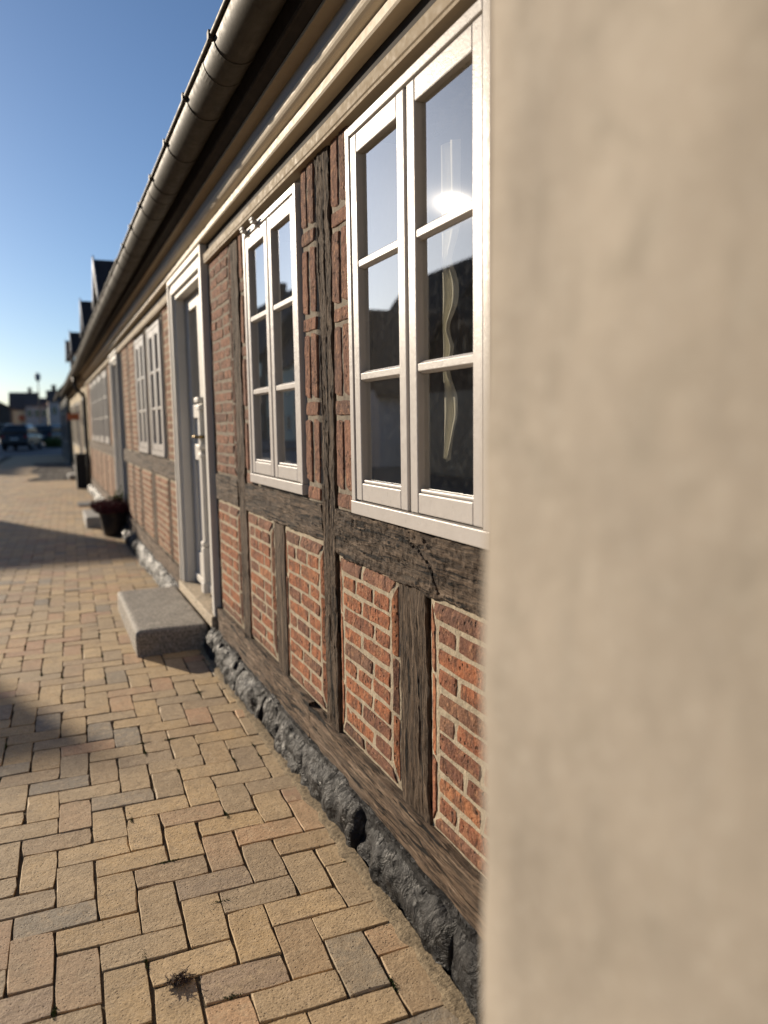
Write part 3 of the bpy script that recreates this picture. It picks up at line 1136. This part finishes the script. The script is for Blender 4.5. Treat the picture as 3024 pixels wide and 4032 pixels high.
def gutter(parent, ya, yb):
    R0, xc = 0.0815, -.275
    prof = [(xc - R0 * math.cos(a), -R0 * math.sin(a)) for a in [math.pi * k / 18 for k in range(19)]]
    lip = [(xc - R0 - .006 - .009 * math.cos(a), .004 + .009 * math.sin(a)) for a in [2 * math.pi * k / 10 for k in range(10)]]
    inner = [(xc - (R0 - .003) * math.cos(a), -(R0 - .003) * math.sin(a)) for a in [math.pi * k / 18 for k in range(18, -1, -1)]]
    ys = yr(ya, yb, .15)
    gt = MB()
    gt.sweep_y(prof + inner, ys, gz_)
    gt.sweep_y(lip, ys, gz_)
    go = gt.build('gutter', 'zinc', parent, smooth=True, recalc=True)
    y = 0.68 + .565 * max(0, math.ceil((ya - .68) / .565))
    k = 0
    while y < yb - .05:
        R1 = R0 + .0035
        pb = [(xc - R1 * math.cos(a), -R1 * math.sin(a) + gz_(y)) for a in [math.pi * q / 18 for q in range(-1, 19)]]
        ob = [(x - .0, z) for x, z in pb]
        inn = [(xc - (R1 - .0025) * math.cos(a), -(R1 - .0025) * math.sin(a) + gz_(y)) for a in [math.pi * q / 18 for q in range(18, -2, -1)]]
        b_ = MB().sweep_y(ob + inn, [y - .012, y + .012])
        b_.box(xc - R1 - .016, xc - R1 + .004, y - .014, y + .014, gz_(y) - .012, gz_(y) + .018)
        b_.build('gutter_bracket', 'zinc', go, recalc=True)
        if k % 3 == 1:
            ys2 = y + .22
            R2 = R0 + .0022
            o2 = [(xc - R2 * math.cos(a), -R2 * math.sin(a) + gz_(ys2)) for a in [math.pi * q / 18 for q in range(19)]]
            i2 = [(xc - (R2 - .002) * math.cos(a), -(R2 - .002) * math.sin(a) + gz_(ys2)) for a in [math.pi * q / 18 for q in range(18, -1, -1)]]
            MB().sweep_y(o2 + i2, [ys2 - .03, ys2 + .03]).build('gutter_joint', 'zinc', go, smooth=False, recalc=True)
        y += .565
        k += 1
    return go


gutter(house, 0.5, 20.0)


# ---- dormers
def dormer(parent, yc, zt, x0=-.18, wd=.8):
    d = empty('dormer', (x0, yc, 2.9), parent=parent)
    h = wd / 2
    ze = zt - .42
    MB().prism_x([(yc - h, 2.93), (yc + h, 2.93), (yc + h, ze), (yc, zt - .04), (yc - h, ze)], x0, x0 + .05).build('dormer_front', 'white', d)
    MB().box(x0 - .012, x0 - .001, yc - h + .14, yc + h - .14, 3.0, ze).build('dormer_window', 'dark_glass', d)
    ck = MB()
    for s in (-1, 1):
        ck.box(x0 + .0505, x0 + 1.1, yc + s * h - (.03 if s > 0 else 0), yc + s * h + (.03 if s < 0 else 0), 2.8, ze)
    ck.build('dormer_cheek', 'roof', d)
    rf_ = MB()
    for s in (-1, 1):
        rf_.add([(x0 - .08, yc, zt), (x0 + 1.5, yc, zt), (x0 + 1.5, yc + s * (h + .1), ze - .09), (x0 - .08, yc + s * (h + .1), ze - .09),
                 (x0 - .08, yc, zt - .05), (x0 + 1.5, yc, zt - .05), (x0 + 1.5, yc + s * (h + .1), ze - .14), (x0 - .08, yc + s * (h + .1), ze - .14)],
                [(0, 1, 2, 3), (4, 7, 6, 5), (0, 3, 7, 4), (1, 5, 6, 2), (2, 6, 7, 3), (0, 4, 5, 1)])
    rf_.build('dormer_roof', 'roof', d, recalc=True)
    bb = MB()
    for s in (-1, 1):
        bb.add([(x0 - .10, yc, zt + .05), (x0 - .10, yc + s * (h + .1), ze - .07), (x0 - .10, yc + s * (h + .1), ze - .19), (x0 - .10, yc, zt - .09),
                (x0 - .081, yc, zt + .05), (x0 - .081, yc + s * (h + .1), ze - .07), (x0 - .081, yc + s * (h + .1), ze - .19), (x0 - .081, yc, zt - .09)],
               [(0, 1, 2, 3), (4, 7, 6, 5), (0, 4, 5, 1), (1, 5, 6, 2), (2, 6, 7, 3)])
    bb.build('barge_board', 'white', d, recalc=True)


dormer(house, 11.1, 3.70)
dormer(house, 15.0, 3.74)


# ---- tarred boulder plinth
def boulder(y0, y1, seed, parent, depth=.135, top=.175, sub=(64, 34), name='plinth_stone'):
    rnd = random.Random(seed)
    yc, hl = (y0 + y1) / 2, (y1 - y0) / 2 * 1.06
    m = MB()
    nu, nv = sub
    off = Vector((rnd.random() * 20, rnd.random() * 20, rnd.random() * 20))
    dp = depth * rnd.uniform(.88, 1.12)
    tp = top * rnd.uniform(.93, 1.05)
    for i in range(nu + 1):
        t = i / nu * 2 - 1
        y = yc + hl * t
        e = (1 - abs(t) ** 3.6) ** 0.42 if abs(t) < 1 else 0.0
        for j in range(nv + 1):
            a = math.pi * (j / nv) * 0.94 - 0.35
            cx = -math.cos(a - math.pi / 2 + math.pi / 2)
            # section: quarter-ish superellipse from the ground in front to under the timber
            ax = math.cos(a)
            az = math.sin(a)
            sx = math.copysign(abs(ax) ** 0.75, ax)
            sz = math.copysign(abs(az) ** 0.75, az)
            r_ = 0.66 + 0.34 * e
            p = Vector((0.02 - dp * sx * r_ * (1 if sx > 0 else .4), y, tp * sz * (0.8 + 0.2 * e)))
            q = p + off
            dsp = 0.034 * noise.fractal(q * 4.5, 1.0, 2.0, 3) + 0.007 * noise.fractal(q * 17, 0.9, 2.0, 4) + 0.002 * noise.fractal(q * 70, 0.9, 2.0, 2)
            rid = 0.009 * max(0, .12 - abs(noise.noise(q * 5.5))) / .12 - .022 * (abs(noise.noise(q * 11 + Vector((5, 2, 1)))) - .2)
            nrm = Vector((-sx, 0, sz)).normalized()
            p += nrm * (dsp - rid) * (0.4 + .6 * e)
            p.z = min(p.z, tp + .012)
            m.v.append(tuple(p))
    for i in range(nu):
        for j in range(nv):
            a = i * (nv + 1) + j
            m.f.append((a, a + 1, a + nv + 2, a + nv + 1))
    return m.build(name, 'tar', parent, smooth=True, recalc=True)


plinth = MB().box(-.045, .02, 0.6, 20.0, -.05, .152).build('plinth', 'tar', house)
cuts = [0.7, 1.72, 2.40, 3.02, 3.36, 3.72, 4.18, 4.62, 5.12]
for i, (a, b) in enumerate(zip(cuts, cuts[1:])):
    boulder(a, b, 11 + i, plinth, depth=.118 if i < 5 else .135, top=.160 if i < 5 else .168, sub=(72, 34))
y = 6.55
i = 0
while y < 19.8:
    ln = random.uniform(.32, .62)
    if not 11.0 < y + ln / 2 < 12.5:
        boulder(y, y + ln, 60 + i, plinth, depth=.13, sub=(16, 12))
    y += ln
    i += 1


# ---- curtains (hang inside the windows)
def curtain(yc, x, z0, z1, pins, label, wmax=.05):
    m = MB()
    n, k = 40, 14
    for i in range(n + 1):
        z = z0 + (z1 - z0) * i / n
        wd = wmax
        for zp, f in pins:
            wd *= 1 - f * math.exp(-((z - zp) / .05) ** 2)
        if z < z0 + .14:
            wd *= .25 + .75 * (z - z0) / .14
        for j in range(k + 1):
            s = j / k
            m.v.append((x + .010 * math.sin(s * 9 + z * 2), yc - wd * s, z + .006 * math.sin(s * 5)))
    for i in range(n):
        for j in range(k):
            a = i * (k + 1) + j
            m.f.append((a, a + 1, a + k + 2, a + k + 1))
    o = m.build('curtain', 'curtain', None, smooth=True)
    return tag(o, label, 'curtain', None)


curtain(2.08, .120, 1.385, 2.30, [(1.78, .7), (1.66, .75), (1.98, .55)], 'bunched cream curtain edge behind right casement of nearest window', .085)
curtain(3.56, .15, 1.32, 2.3, [(1.75, .5), (1.55, .5)], 'narrow cream curtain behind the window with two hooks on its head', .06)
for i, (a, b) in enumerate(((2.30, 2.46), (1.62, 1.70))):
    pass

# ------------------------------------------------------------------ granite doorstep
t = MB()
nx, ny = 22, 40
sx0, sx1, sy0, sy1, sz = -.525, -.065, 5.15, 6.56, .165
top = [[None] * (ny + 1) for _ in range(nx + 1)]
for i in range(nx + 1):
    for j in range(ny + 1):
        x = sx0 + (sx1 - sx0) * i / nx
        y = sy0 + (sy1 - sy0) * j / ny
        e = min(i / nx * (sx1 - sx0), j / ny * (sy1 - sy0), (1 - j / ny) * (sy1 - sy0))
        top[i][j] = len(t.v)
        t.v.append((x, y, sz + .004 * fbm((x, y, 0), 4, 3) - .009 * (1 - smooth01(e / .016)) ** 2))
for i in range(nx):
    for j in range(ny):
        t.f.append((top[i][j], top[i + 1][j], top[i + 1][j + 1], top[i][j + 1]))
rim = [top[i][0] for i in range(nx + 1)] + [top[nx][j] for j in range(1, ny + 1)] + [top[i][ny] for i in range(nx - 1, -1, -1)] + [top[0][j] for j in range(ny - 1, 0, -1)]
prev = rim
for lev in range(1, 8):
    cur = []
    for idx in rim:
        x, y, z = t.v[idx]
        zz = (z + .02) * (1 - lev / 7) - .02
        d = .006 * fbm((x * 1.0, y, zz + 3), 9, 4)
        cx, cy = (sx0 + sx1) / 2, (sy0 + sy1) / 2
        cur.append(len(t.v))
        t.v.append((x + math.copysign(.003 + d, x - cx) * (abs(x - cx) > .2), y + math.copysign(.003 + d, y - cy) * (abs(y - cy) > .68), zz))
    for k in range(len(rim)):
        a, b = k, (k + 1) % len(rim)
        t.f.append((prev[a], cur[a], cur[b], prev[b]))
    prev = cur
st = t.build('doorstep', 'granite', None, smooth=True, recalc=True)
tag(st, 'large rough grey granite block step below the near white door', 'step')
st2 = MB().box(-.50, -.07, 12.25, 13.5, -.02, .16).build('doorstep', 'concrete', None, bevel=.02)
tag(st2, 'low grey stone step beyond the dark plant pot', 'step')

# ------------------------------------------------------------------ foreground rendered wall
X_S, Y_S = -0.68, 0.535
m = MB()
ys = [Y_S - .03 * (k / 4) ** 1.0 for k in range(4)] + yr(Y_S - .03, -2.2, -.025) if False else [Y_S - k * .02 for k in range(60)] + [Y_S - 1.2 - k * .1 for k in range(12)]
zs = [k * .025 for k in range(130)]


def stx(y, z):
    return X_S + .0028 * fbm((1, y, z), 6, 2)


def sty(z):
    return -.012 * (z - 1.44) + .006 * fbm((7, 0, z), 5, 3)


for yi, y in enumerate(ys):
    for z in zs:
        r_ = .004 * max(0, 1 - yi / 2) ** 2
        m.v.append((stx(y, z) + r_, y + sty(z) * max(0, 1 - (Y_S - y) / .4), z))
nz = len(zs)
for i in range(len(ys) - 1):
    for j in range(nz - 1):
        a = i * nz + j
        m.f.append((a, a + 1, a + nz + 1, a + nz))
o = len(m.v)
for z in zs:
    m.v.append((stx(Y_S, z) + .004, Y_S + sty(z), z))
    m.v.append((0.55, Y_S + .006 + sty(z), z))
for j in range(nz - 1):
    m.f.append((o + 2 * j, o + 2 * j + 1, o + 2 * j + 3, o + 2 * j + 2))
m.box(X_S + .02, .55, -2.25, Y_S - .02, 0, 3.22)
wallO = m.build('rendered_wall', 'stucco', None, smooth=True, recalc=True)
tag(wallO, 'blurred beige rendered wall filling the right side of the picture', 'wall')

# ------------------------------------------------------------------ small street things
# plant pot with heather
pot = empty('plant_pot', (-.17, 11.25, 0), 'dark round pot of red heather and green sprigs against the house wall', 'plant pot')
MB().lathe((-.17, 11.25, 0), [(.14, 0), (.16, .03), (.195, .25), (.215, .34), (.225, .345), (.225, .38), (.20, .38), (.19, .34)], 28).build('pot', 'pot', pot, smooth=True)


def sprigs(cx, cy, cz, n, spread, h, rnd, leaf=.016):
    s = MB()
    for k in range(n):
        a = rnd.random() * 6.28
        r_ = spread * rnd.random() ** .5
        bx, by = cx + r_ * math.cos(a), cy + r_ * math.sin(a)
        hh = h * rnd.uniform(.5, 1.0) * (1 - .4 * r_ / spread)
        lx_, ly_ = .35 * (bx - cx), .35 * (by - cy)
        for q in range(9):
            f = q / 8
            p = Vector((bx + lx_ * f + rnd.gauss(0, .006), by + ly_ * f + rnd.gauss(0, .006), cz + hh * f))
            d = Vector((rnd.gauss(0, 1), rnd.gauss(0, 1), rnd.gauss(.4, .6))).normalized() * leaf
            e = Vector((rnd.gauss(0, 1), rnd.gauss(0, 1), rnd.gauss(0, 1))).normalized() * leaf * .45
            s.add([p - e, p + d * .6 - e * .2, p + d, p + e], [(0, 1, 2, 3)])
    return s


sprigs(-.20, 11.2, .34, 300, .24, .24, random.Random(3), .034).build('heather', 'heather', pot)
sprigs(-.06, 11.30, .34, 90, .13, .34, random.Random(4), .045).build('green_sprigs', 'leaf', pot)

# drain grate in the pavement
gr = empty('drain_grate', (-.22, 16.2, .004), 'slatted dark iron drain grate set flat in the pavement by the wall', 'grate')
MB().box(-.48, -.02, 15.75, 16.6, .004, .010).build('grate_frame', 'black', gr)
for k in range(12):
    MB().box(-.46 + k * .036, -.445 + k * .036, 15.8, 16.55, .011, .026).build('grate_bar', 'concrete', gr)

# downpipe of the brick house
dp = MB()
dp.tube([(-.275, 19.75, 2.69), (-.275, 19.75, 2.56), (-.24, 19.75, 2.40), (-.12, 19.75, 2.30), (-.075, 19.75, 2.22), (-.075, 19.75, .62), (-.075, 19.75, .0)], .045, 14)
dpo = dp.build('downpipe', 'black', house, smooth=True)
bx = empty('standpipe_box', (-.12, 20.6, 0), 'tall black box standing against the wall under the downpipe', 'box')
MB().box(-.33, -.02, 20.4, 20.9, 0, .82).build('cabinet', 'black', bx, bevel=.01)
MB().box(-.35, -.01, 20.38, 20.92, .82, .86).build('lid', 'black', bx, bevel=.008)

# ------------------------------------------------------------------ next houses in the row
h2 = empty('beige_house', (0, 26, 0), 'low beige plastered house next along the row, beyond the downpipe', 'house')
H2 = [(21.6, 22.6, .9, 2.3), (24.2, 25.2, .05, 2.25), (26.6, 27.7, .9, 2.3), (29.6, 30.7, .9, 2.3)]
wb = MB()
yc = 20.06
for a, b, z0, z1 in H2:
    wb.box(0, .3, yc, a, 0, 2.78)
    if z0 > .2:
        wb.box(0, .3, a, b, 0, z0)
    wb.box(0, .3, a, b, z1, 2.78)
    yc = b
wb.box(0, .3, yc, 33.0, 0, 2.78)
wb.build('wall', 'beige_wall', h2)
for i, (a, b, z0, z1) in enumerate(H2):
    fr = MB()
    fr.box(-.02, .06, a, a + .08, z0, z1)
    fr.box(-.02, .06, b - .08, b, z0, z1)
    fr.box(-.02, .06, a + .0805, b - .0805, z1 - .08, z1)
    fr.box(-.02, .06, a + .0805, b - .0805, z0, z0 + .08)
    fr.box(-.015, .06, (a + b) / 2 - .03, (a + b) / 2 + .03, z0 + .081, z1 - .081)
    wn_ = fr.build('door' if z0 < .2 else 'window', 'jamb_grey', h2)
    MB().box(.062, .08, a, b, z0, z1).build('pane', 'dark_glass', wn_)
for y in (20.8, 23.3, 25.9, 28.6, 31.6):
    MB().box(-.02, -.001, y, y + .14, .1, 2.7).build('post', 'timber_z', h2)
MB().sweep_y([(.0, 2.60), (-.06, 2.62), (-.10, 2.68), (-.10, 2.76), (.0, 2.76)], [20.06, 33.0]).build('cornice', 'cream_dull', h2)
MB().sweep_y([(.0, 2.762), (-.25, 2.80), (-.25, 2.82), (.0, 2.84)], [20.06, 33.0]).build('soffit', 'soffit', h2)
MB().sweep_y([(-.36, 2.83), (4.0, 2.83 + 4.36 * pitch), (8.3, 2.83), (8.2, 2.78), (4.0, 2.76 + 4.3 * pitch), (-.30, 2.822)], [20.05, 33.0]).build('roof', 'roof', h2)
gutter(h2, 20.05, 33.0)
dormer(h2, 20.95, 3.86)
dormer(h2, 24.6, 4.02, wd=1.1)
MB().box(-.42, -.01, 24.0, 25.3, 0, .14).build('doorstep', 'concrete', h2, bevel=.02)
MB().box(-.06, -.001, 20.06, 33, 0, .16).build('plinth', 'tar', h2)
sg = empty('hanging_sign', (0, 23.6, 2.0), 'rust red board sign hanging out from the beige house wall', 'sign')
MB().box(-.38, -.06, 23.58, 23.62, 1.72, 1.90).build('sign_board', 'rust_sign', sg)
MB().tube([(0, 23.6, 1.94), (-.42, 23.6, 1.94)], .012).build('sign_arm', 'black', sg)

h3 = empty('dark_house', (0, 40, 0), 'dark grey house in shade at the far end of the row', 'house')
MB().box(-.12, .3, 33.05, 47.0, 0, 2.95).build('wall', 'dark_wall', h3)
for a in (34.5, 37.5, 40.5, 43.5):
    f = MB().box(-.14, -.1205, a, a + 1.1, .9, 2.2).build('window', 'jamb_grey', h3)
    MB().box(-.150, -.141, a + .08, a + 1.02, .98, 2.12).build('pane', 'dark_glass', f)
MB().sweep_y([(-.45, 2.93), (4.0, 2.95 + 4.4 * pitch), (8.3, 2.95), (8.2, 2.88), (4.0, 2.85 + 4.3 * pitch), (-.40, 2.88)], [33.05, 47.1]).build('roof', 'roof', h3)
MB().box(-.11, 8.2, 47.0, 47.05, 0, 2.95).build('gable_wall', 'dark_wall', h3)


# ------------------------------------------------------------------ generic houses: opposite side and street end
def simple_house(name, x0, x1, y0, y1, ze, zr, wall_m, roof_m, label, axis='y', storeys=1, chim=(), nwin=4, faces=('x',), win_m='dark_glass'):
    h = empty(name, ((x0 + x1) / 2, (y0 + y1) / 2, 0), label, 'house')
    MB().box(x0, x1, y0, y1, -.13, ze).build('wall', wall_m, h)
    if axis == 'y':
        xm = (x0 + x1) / 2
        r_ = MB().sweep_y([(x0 - .3, ze - .15), (xm, zr), (x1 + .3, ze - .15), (x1 + .3, ze - .3), (xm, zr - .2), (x0 - .3, ze - .3)], [y0 - .2, y1 + .2])
        r_.sweep_y([(x0, ze - .01), (xm, zr - .2), (x1, ze - .01)], [y0 + .02, y0 + .25])
        r_.sweep_y([(x0, ze - .01), (xm, zr - .2), (x1, ze - .01)], [y1 - .25, y1 - .02])
        ro = r_.build('roof', roof_m, h, recalc=True)
    else:
        ym = (y0 + y1) / 2
        r_ = MB().prism_x([(y0 - .3, ze - .15), (ym, zr), (y1 + .3, ze - .15), (y1 + .3, ze - .3), (ym, zr - .2), (y0 - .3, ze - .3)], x0 - .2, x1 + .2)
        r_.prism_x([(y0, ze - .01), (ym, zr - .2), (y1, ze - .01)], x0 + .02, x0 + .2)
        r_.prism_x([(y0, ze - .01), (ym, zr - .2), (y1, ze - .01)], x1 - .2, x1 - .02)
        ro = r_.build('roof', roof_m, h, recalc=True)
    for cx, cy, cw, ct in chim:
        c_ = MB().box(cx - cw / 2, cx + cw / 2, cy - cw / 2, cy + cw / 2, zr - 1.6, ct)
        c_.box(cx - cw / 2 - .06, cx + cw / 2 + .06, cy - cw / 2 - .06, cy + cw / 2 + .06, ct - .3, ct - .18)
        c_.build('chimney', 'brown_wall', ro)
    sh = (ze - .5) / storeys
    for s in range(storeys):
        zb = .9 + s * sh
        for k in range(nwin):
            if 'x' in faces:
                yy = y0 + (y1 - y0) * (k + .5) / nwin
                w_ = MB().box(x1 + .001, x1 + .05, yy - .55, yy + .55, zb, zb + min(1.5, sh * .6)).build('window', 'white', h)
                MB().box(x1 + .051, x1 + .06, yy - .45, yy + .45, zb + .1, zb + min(1.4, sh * .6 - .1)).build('pane', win_m, w_)
            if '-y' in faces:
                xx = x0 + (x1 - x0) * (k + .5) / nwin
                w_ = MB().box(xx - .5, xx + .5, y0 - .05, y0 - .001, zb, zb + min(1.5, sh * .6)).build('window', 'white', h)
                MB().box(xx - .4, xx + .4, y0 - .06, y0 - .051, zb + .1, zb + min(1.4, sh * .6 - .1)).build('pane', win_m, w_)
    return h


# across the wide street: seen as reflections in the panes, and they throw the shade on the far pavement
simple_house('house_across_street', -29.5, -20.5, 42.0, 54.0, 6.0, 12.1, 'brown_wall', 'roof', 'dark roofed house across the street mirrored in the nearest window', storeys=2, nwin=4)
simple_house('house_across_street', -29.5, -20.5, 54.6, 64.0, 4.6, 9.3, 'white_wall', 'red_roof', 'white house across the street mirrored low beside the dark roof', storeys=1, nwin=4)
simple_house('gabled_house', -17.0, -10.2, 17.2, 23.2, 2.4, 5.12, 'yellow_wall', 'red_roof', 'unseen low yellow house added across the street, gable shaped to shade the paving left', 'x', 1, (), 2, ())  # added unseen; its gable is placed to cast the soft shade at left
simple_house('gabled_house', -17.0, -10.2, 25.9, 30.1, 2.7, 5.86, 'white_wall', 'red_roof', 'unseen white house added across the street, gable shaped to cast shade by the plant pot', 'x', 1, (), 2, ())  # added unseen; steep gable aimed to cast the pointed band of shade
simple_house('gabled_house', -18.0, -10.2, 2.0, 14.0, 2.6, 3.9, 'pink_wall', 'red_roof', 'long low pink house across the street mirrored in the lowest panes', 'y', 1, (), 5)
simple_house('house_across_street', -30.5, -20.5, 70.0, 79.0, 7.0, 13.2, 'yellow_wall', 'red_roof', 'yellow two-storey house across the street mirrored between dark and tall ones', storeys=2, nwin=4)
simple_house('house_across_street', -31.0, -20.5, 79.5, 118.0, 9.0, 16.8, 'brown_wall', 'roof', 'tallest dark house across the street mirrored in the window with two hooks', storeys=3, chim=((-25.5, 90, 1.2, 18.0),), nwin=9)

# street end, far behind
simple_house('far_house', -16.0, -6.3, 150, 168, 5.4, 8.2, 'brown_wall', 'red_roof', 'dark brown house at the left edge of the far street end', 'y', 1, (), 3, ('-y',))
simple_house('far_house', -7.0, -1.7, 172, 186, 5.4, 9.0, 'yellow_wall', 'red_roof', 'pale yellow house with dark brown roof far down the street', 'x', 1, ((-3.2, 179, .7, 10.0),), 3, ('-y',))
simple_house('far_house', -3.9, -.1, 162, 171, 5.9, 7.4, 'white_wall', 'red_roof', 'white two-storey house far down the street behind the car', 'x', 2, (), 3, ('-y',))
simple_house('far_house', 0.0, 6.0, 155, 165, 6.6, 8.6, 'pink_wall', 'red_roof', 'pink plastered house far down the street beside the dark house', 'x', 2, ((1.2, 160, .8, 9.6),), 3, ('-y',))

# street lamp, round sign
lamp = empty('street_lamp', (-1.3, 105, 0), 'tall thin street lamp rising above the far roofs', 'street lamp')
MB().tube([(-1.3, 105, -.13), (-1.3, 105, 7.2)], [.09, .05], 8).build('pole', 'black', lamp)
MB().lathe((-1.3, 105, 7.2), [(.06, 0), (.30, .25), (.34, .8), (.20, 1.0), (.05, 1.1)], 12).build('lamp_head', 'jamb_grey', lamp)
sgn = empty('round_sign', (-2.75, 78, 0), 'round orange red sign on a post above the parked car', 'sign')
MB().tube([(-2.75, 78, -.13), (-2.75, 78, 2.5)], .04, 8).build('post', 'black', sgn)
dsc = [(-2.75 + .29 * math.cos(a), 2.45 + .29 * math.sin(a)) for a in [2 * math.pi * k / 24 for k in range(24)]]
MB().sweep_y(dsc, [77.9, 77.95]).build('sign_disc', 'orange', sgn, recalc=True)


# ------------------------------------------------------------------ parked car
def car(cx, cy, rz, label):
    root = empty('parked_car', (cx, cy, -.01), label, 'car')
    c, s = math.cos(rz), math.sin(rz)

    def put(mb, name, mat, parent, **kw):
        mb.v = [(cx + x * c - y * s, cy + x * s + y * c, z - .01) for x, y, z in mb.v]
        return mb.build(name, mat, parent, recalc=True, **kw)
    # rear of the car faces -Y; length 4.5, width 1.86, height 1.75
    hw = .93

    def hull(stations):
        m_ = MB()
        n = len(stations[0][1])
        for yy, ring in stations:
            for x, z in ring:
                m_.v.append((x, yy, z))
        for i in range(len(stations) - 1):
            for k in range(n):
                a, b = i * n + k, i * n + (k + 1) % n
                m_.f.append((a, b, b + n, a + n))
        m_.f.append(tuple(range(n)))
        e = (len(stations) - 1) * n
        m_.f.append(tuple(range(e + n - 1, e - 1, -1)))
        return m_

    def ring(w_, zb, zt, wt=None):
        wt = wt or w_ * .95
        return [(-w_ * .93, zb), (w_ * .93, zb), (w_, zb + .15), (w_, zt - .18), (wt, zt), (-wt, zt), (-w_, zt - .18), (-w_, zb + .15)]
    body = hull([(-2.25, ring(hw * .93, .42, .95)), (-2.18, ring(hw * .98, .30, 1.08)), (-1.4, ring(hw, .26, 1.12)), (.9, ring(hw, .26, 1.08)), (1.8, ring(hw * .98, .26, 1.0)), (2.15, ring(hw * .93, .30, .88)), (2.28, ring(hw * .82, .40, .74))])
    bo = put(body, 'body', 'car_paint', root, bevel=.03)
    cab = hull([(-2.12, ring(hw * .90, 1.05, 1.16, hw * .86)), (-1.85, ring(hw * .90, 1.05, 1.66, hw * .72)), (-1.5, ring(hw * .90, 1.05, 1.74, hw * .74)), (0.0, ring(hw * .90, 1.05, 1.75, hw * .74)), (.5, ring(hw * .90, 1.05, 1.66, hw * .72)), (1.25, ring(hw * .88, 1.02, 1.10, hw * .84))])
    put(cab, 'cabin', 'dark_glass', root, bevel=.02)
    put(MB().box(-hw * .74, hw * .74, -1.86, .35, 1.735, 1.80), 'roof', 'silver', root, bevel=.03)  # pale paint stands in for sky mirrored on the roof
    for sx in (-1, 1):
        put(MB().box(sx * hw * .70 - .03, sx * hw * .70 + .03, -1.7, .2, 1.80, 1.85), 'roof_rail', 'silver', root)
        put(MB().box(sx * hw * .80 - .12, sx * hw * .80 + .12, -2.275, -2.18, .86, 1.02), 'tail_light', 'red_light', root, bevel=.02)
        put(MB().box(sx * hw * .72 - .16, sx * hw * .72 + .16, 2.14, 2.24, .68, .80), 'headlight', 'silver', root, bevel=.02)
        put(MB().box(sx * (hw + .09) - .09, sx * (hw + .09) + .09, .72, .90, 1.06, 1.22), 'mirror', 'car_paint', root, bevel=.03)
        for wy in (-1.38, 1.40):
            tyre = MB()
            pr = [(.20, -.11), (.33, -.11), (.36, -.07), (.36, .07), (.33, .11), (.20, .11)]
            n = 20
            for r_, q in pr:
                for k in range(n):
                    a = 2 * math.pi * k / n
                    tyre.v.append((sx * (hw - .08) + q, wy + r_ * math.cos(a), .36 + r_ * math.sin(a)))
            for i_ in range(len(pr)):
                for k in range(n):
                    a, b = i_ * n + k, i_ * n + (k + 1) % n
                    a2, b2 = ((i_ + 1) % len(pr)) * n + k, ((i_ + 1) % len(pr)) * n + (k + 1) % n
                    tyre.f.append((a, b, b2, a2))
            to = put(tyre, 'wheel', 'rubber', root)
            rim_ = MB().prism_x([(wy + .21 * math.cos(2 * math.pi * k / 16), .36 + .21 * math.sin(2 * math.pi * k / 16)) for k in range(16)], sx * (hw - .06) - .05, sx * (hw - .06) + .07)
            put(rim_, 'rim', 'silver', to)
    put(MB().box(-.86, .86, -2.32, -2.16, .38, .58), 'bumper', 'black', root, bevel=.03)
    put(MB().box(-.26, .26, -2.29, -2.245, .74, .85), 'number_plate', 'white_wall', root)
    return root


car(-2.45, 61.5, R(-12), 'dark blue estate car with sky sheen painted on its roof parked far down the street')
car(-0.3, 74.0, R(-25), 'second dark car parked farther off beside the shaded house')

bush = empty('bush', (-.3, 66.0, 0), 'small yellow green bush beyond the end of the row', 'bush')
sprigs(-.35, 66, .0, 260, .55, 1.0, random.Random(9), .12).build('foliage', 'leaf', bush)
MB().tube([(-.35, 66, -.02), (-.35, 66, .5)], [.04, .02], 6).build('stem', 'dry', bush)

# ------------------------------------------------------------------ dry root clump on the paving
rt = MB()
rnd = random.Random(21)
cx, cy = -.757, 2.00
for k in range(90):
    p = Vector((cx + rnd.gauss(0, .016), cy + rnd.gauss(0, .011), rnd.uniform(.001, .008)))
    d = Vector((rnd.gauss(.3, .6), rnd.gauss(.1, .6), rnd.gauss(0, .15))).normalized()
    pts = [p]
    for q in range(5):
        d = (d + Vector((rnd.gauss(0, .5), rnd.gauss(0, .5), rnd.gauss(-.05, .15)))).normalized()
        pts.append(pts[-1] + d * rnd.uniform(.003, .008))
        pts[-1].z = max(.001, pts[-1].z)
    r_ = rnd.uniform(.0006, .0022)
    rt.tube(pts, [r_, r_ * 1.2, r_, r_ * .8, r_ * .6, r_ * .2], 4)
ro = rt.build('dry_root_clump', 'dry', None)
tag(ro, 'little dark clump of dry roots lying on the paving bricks', 'debris')
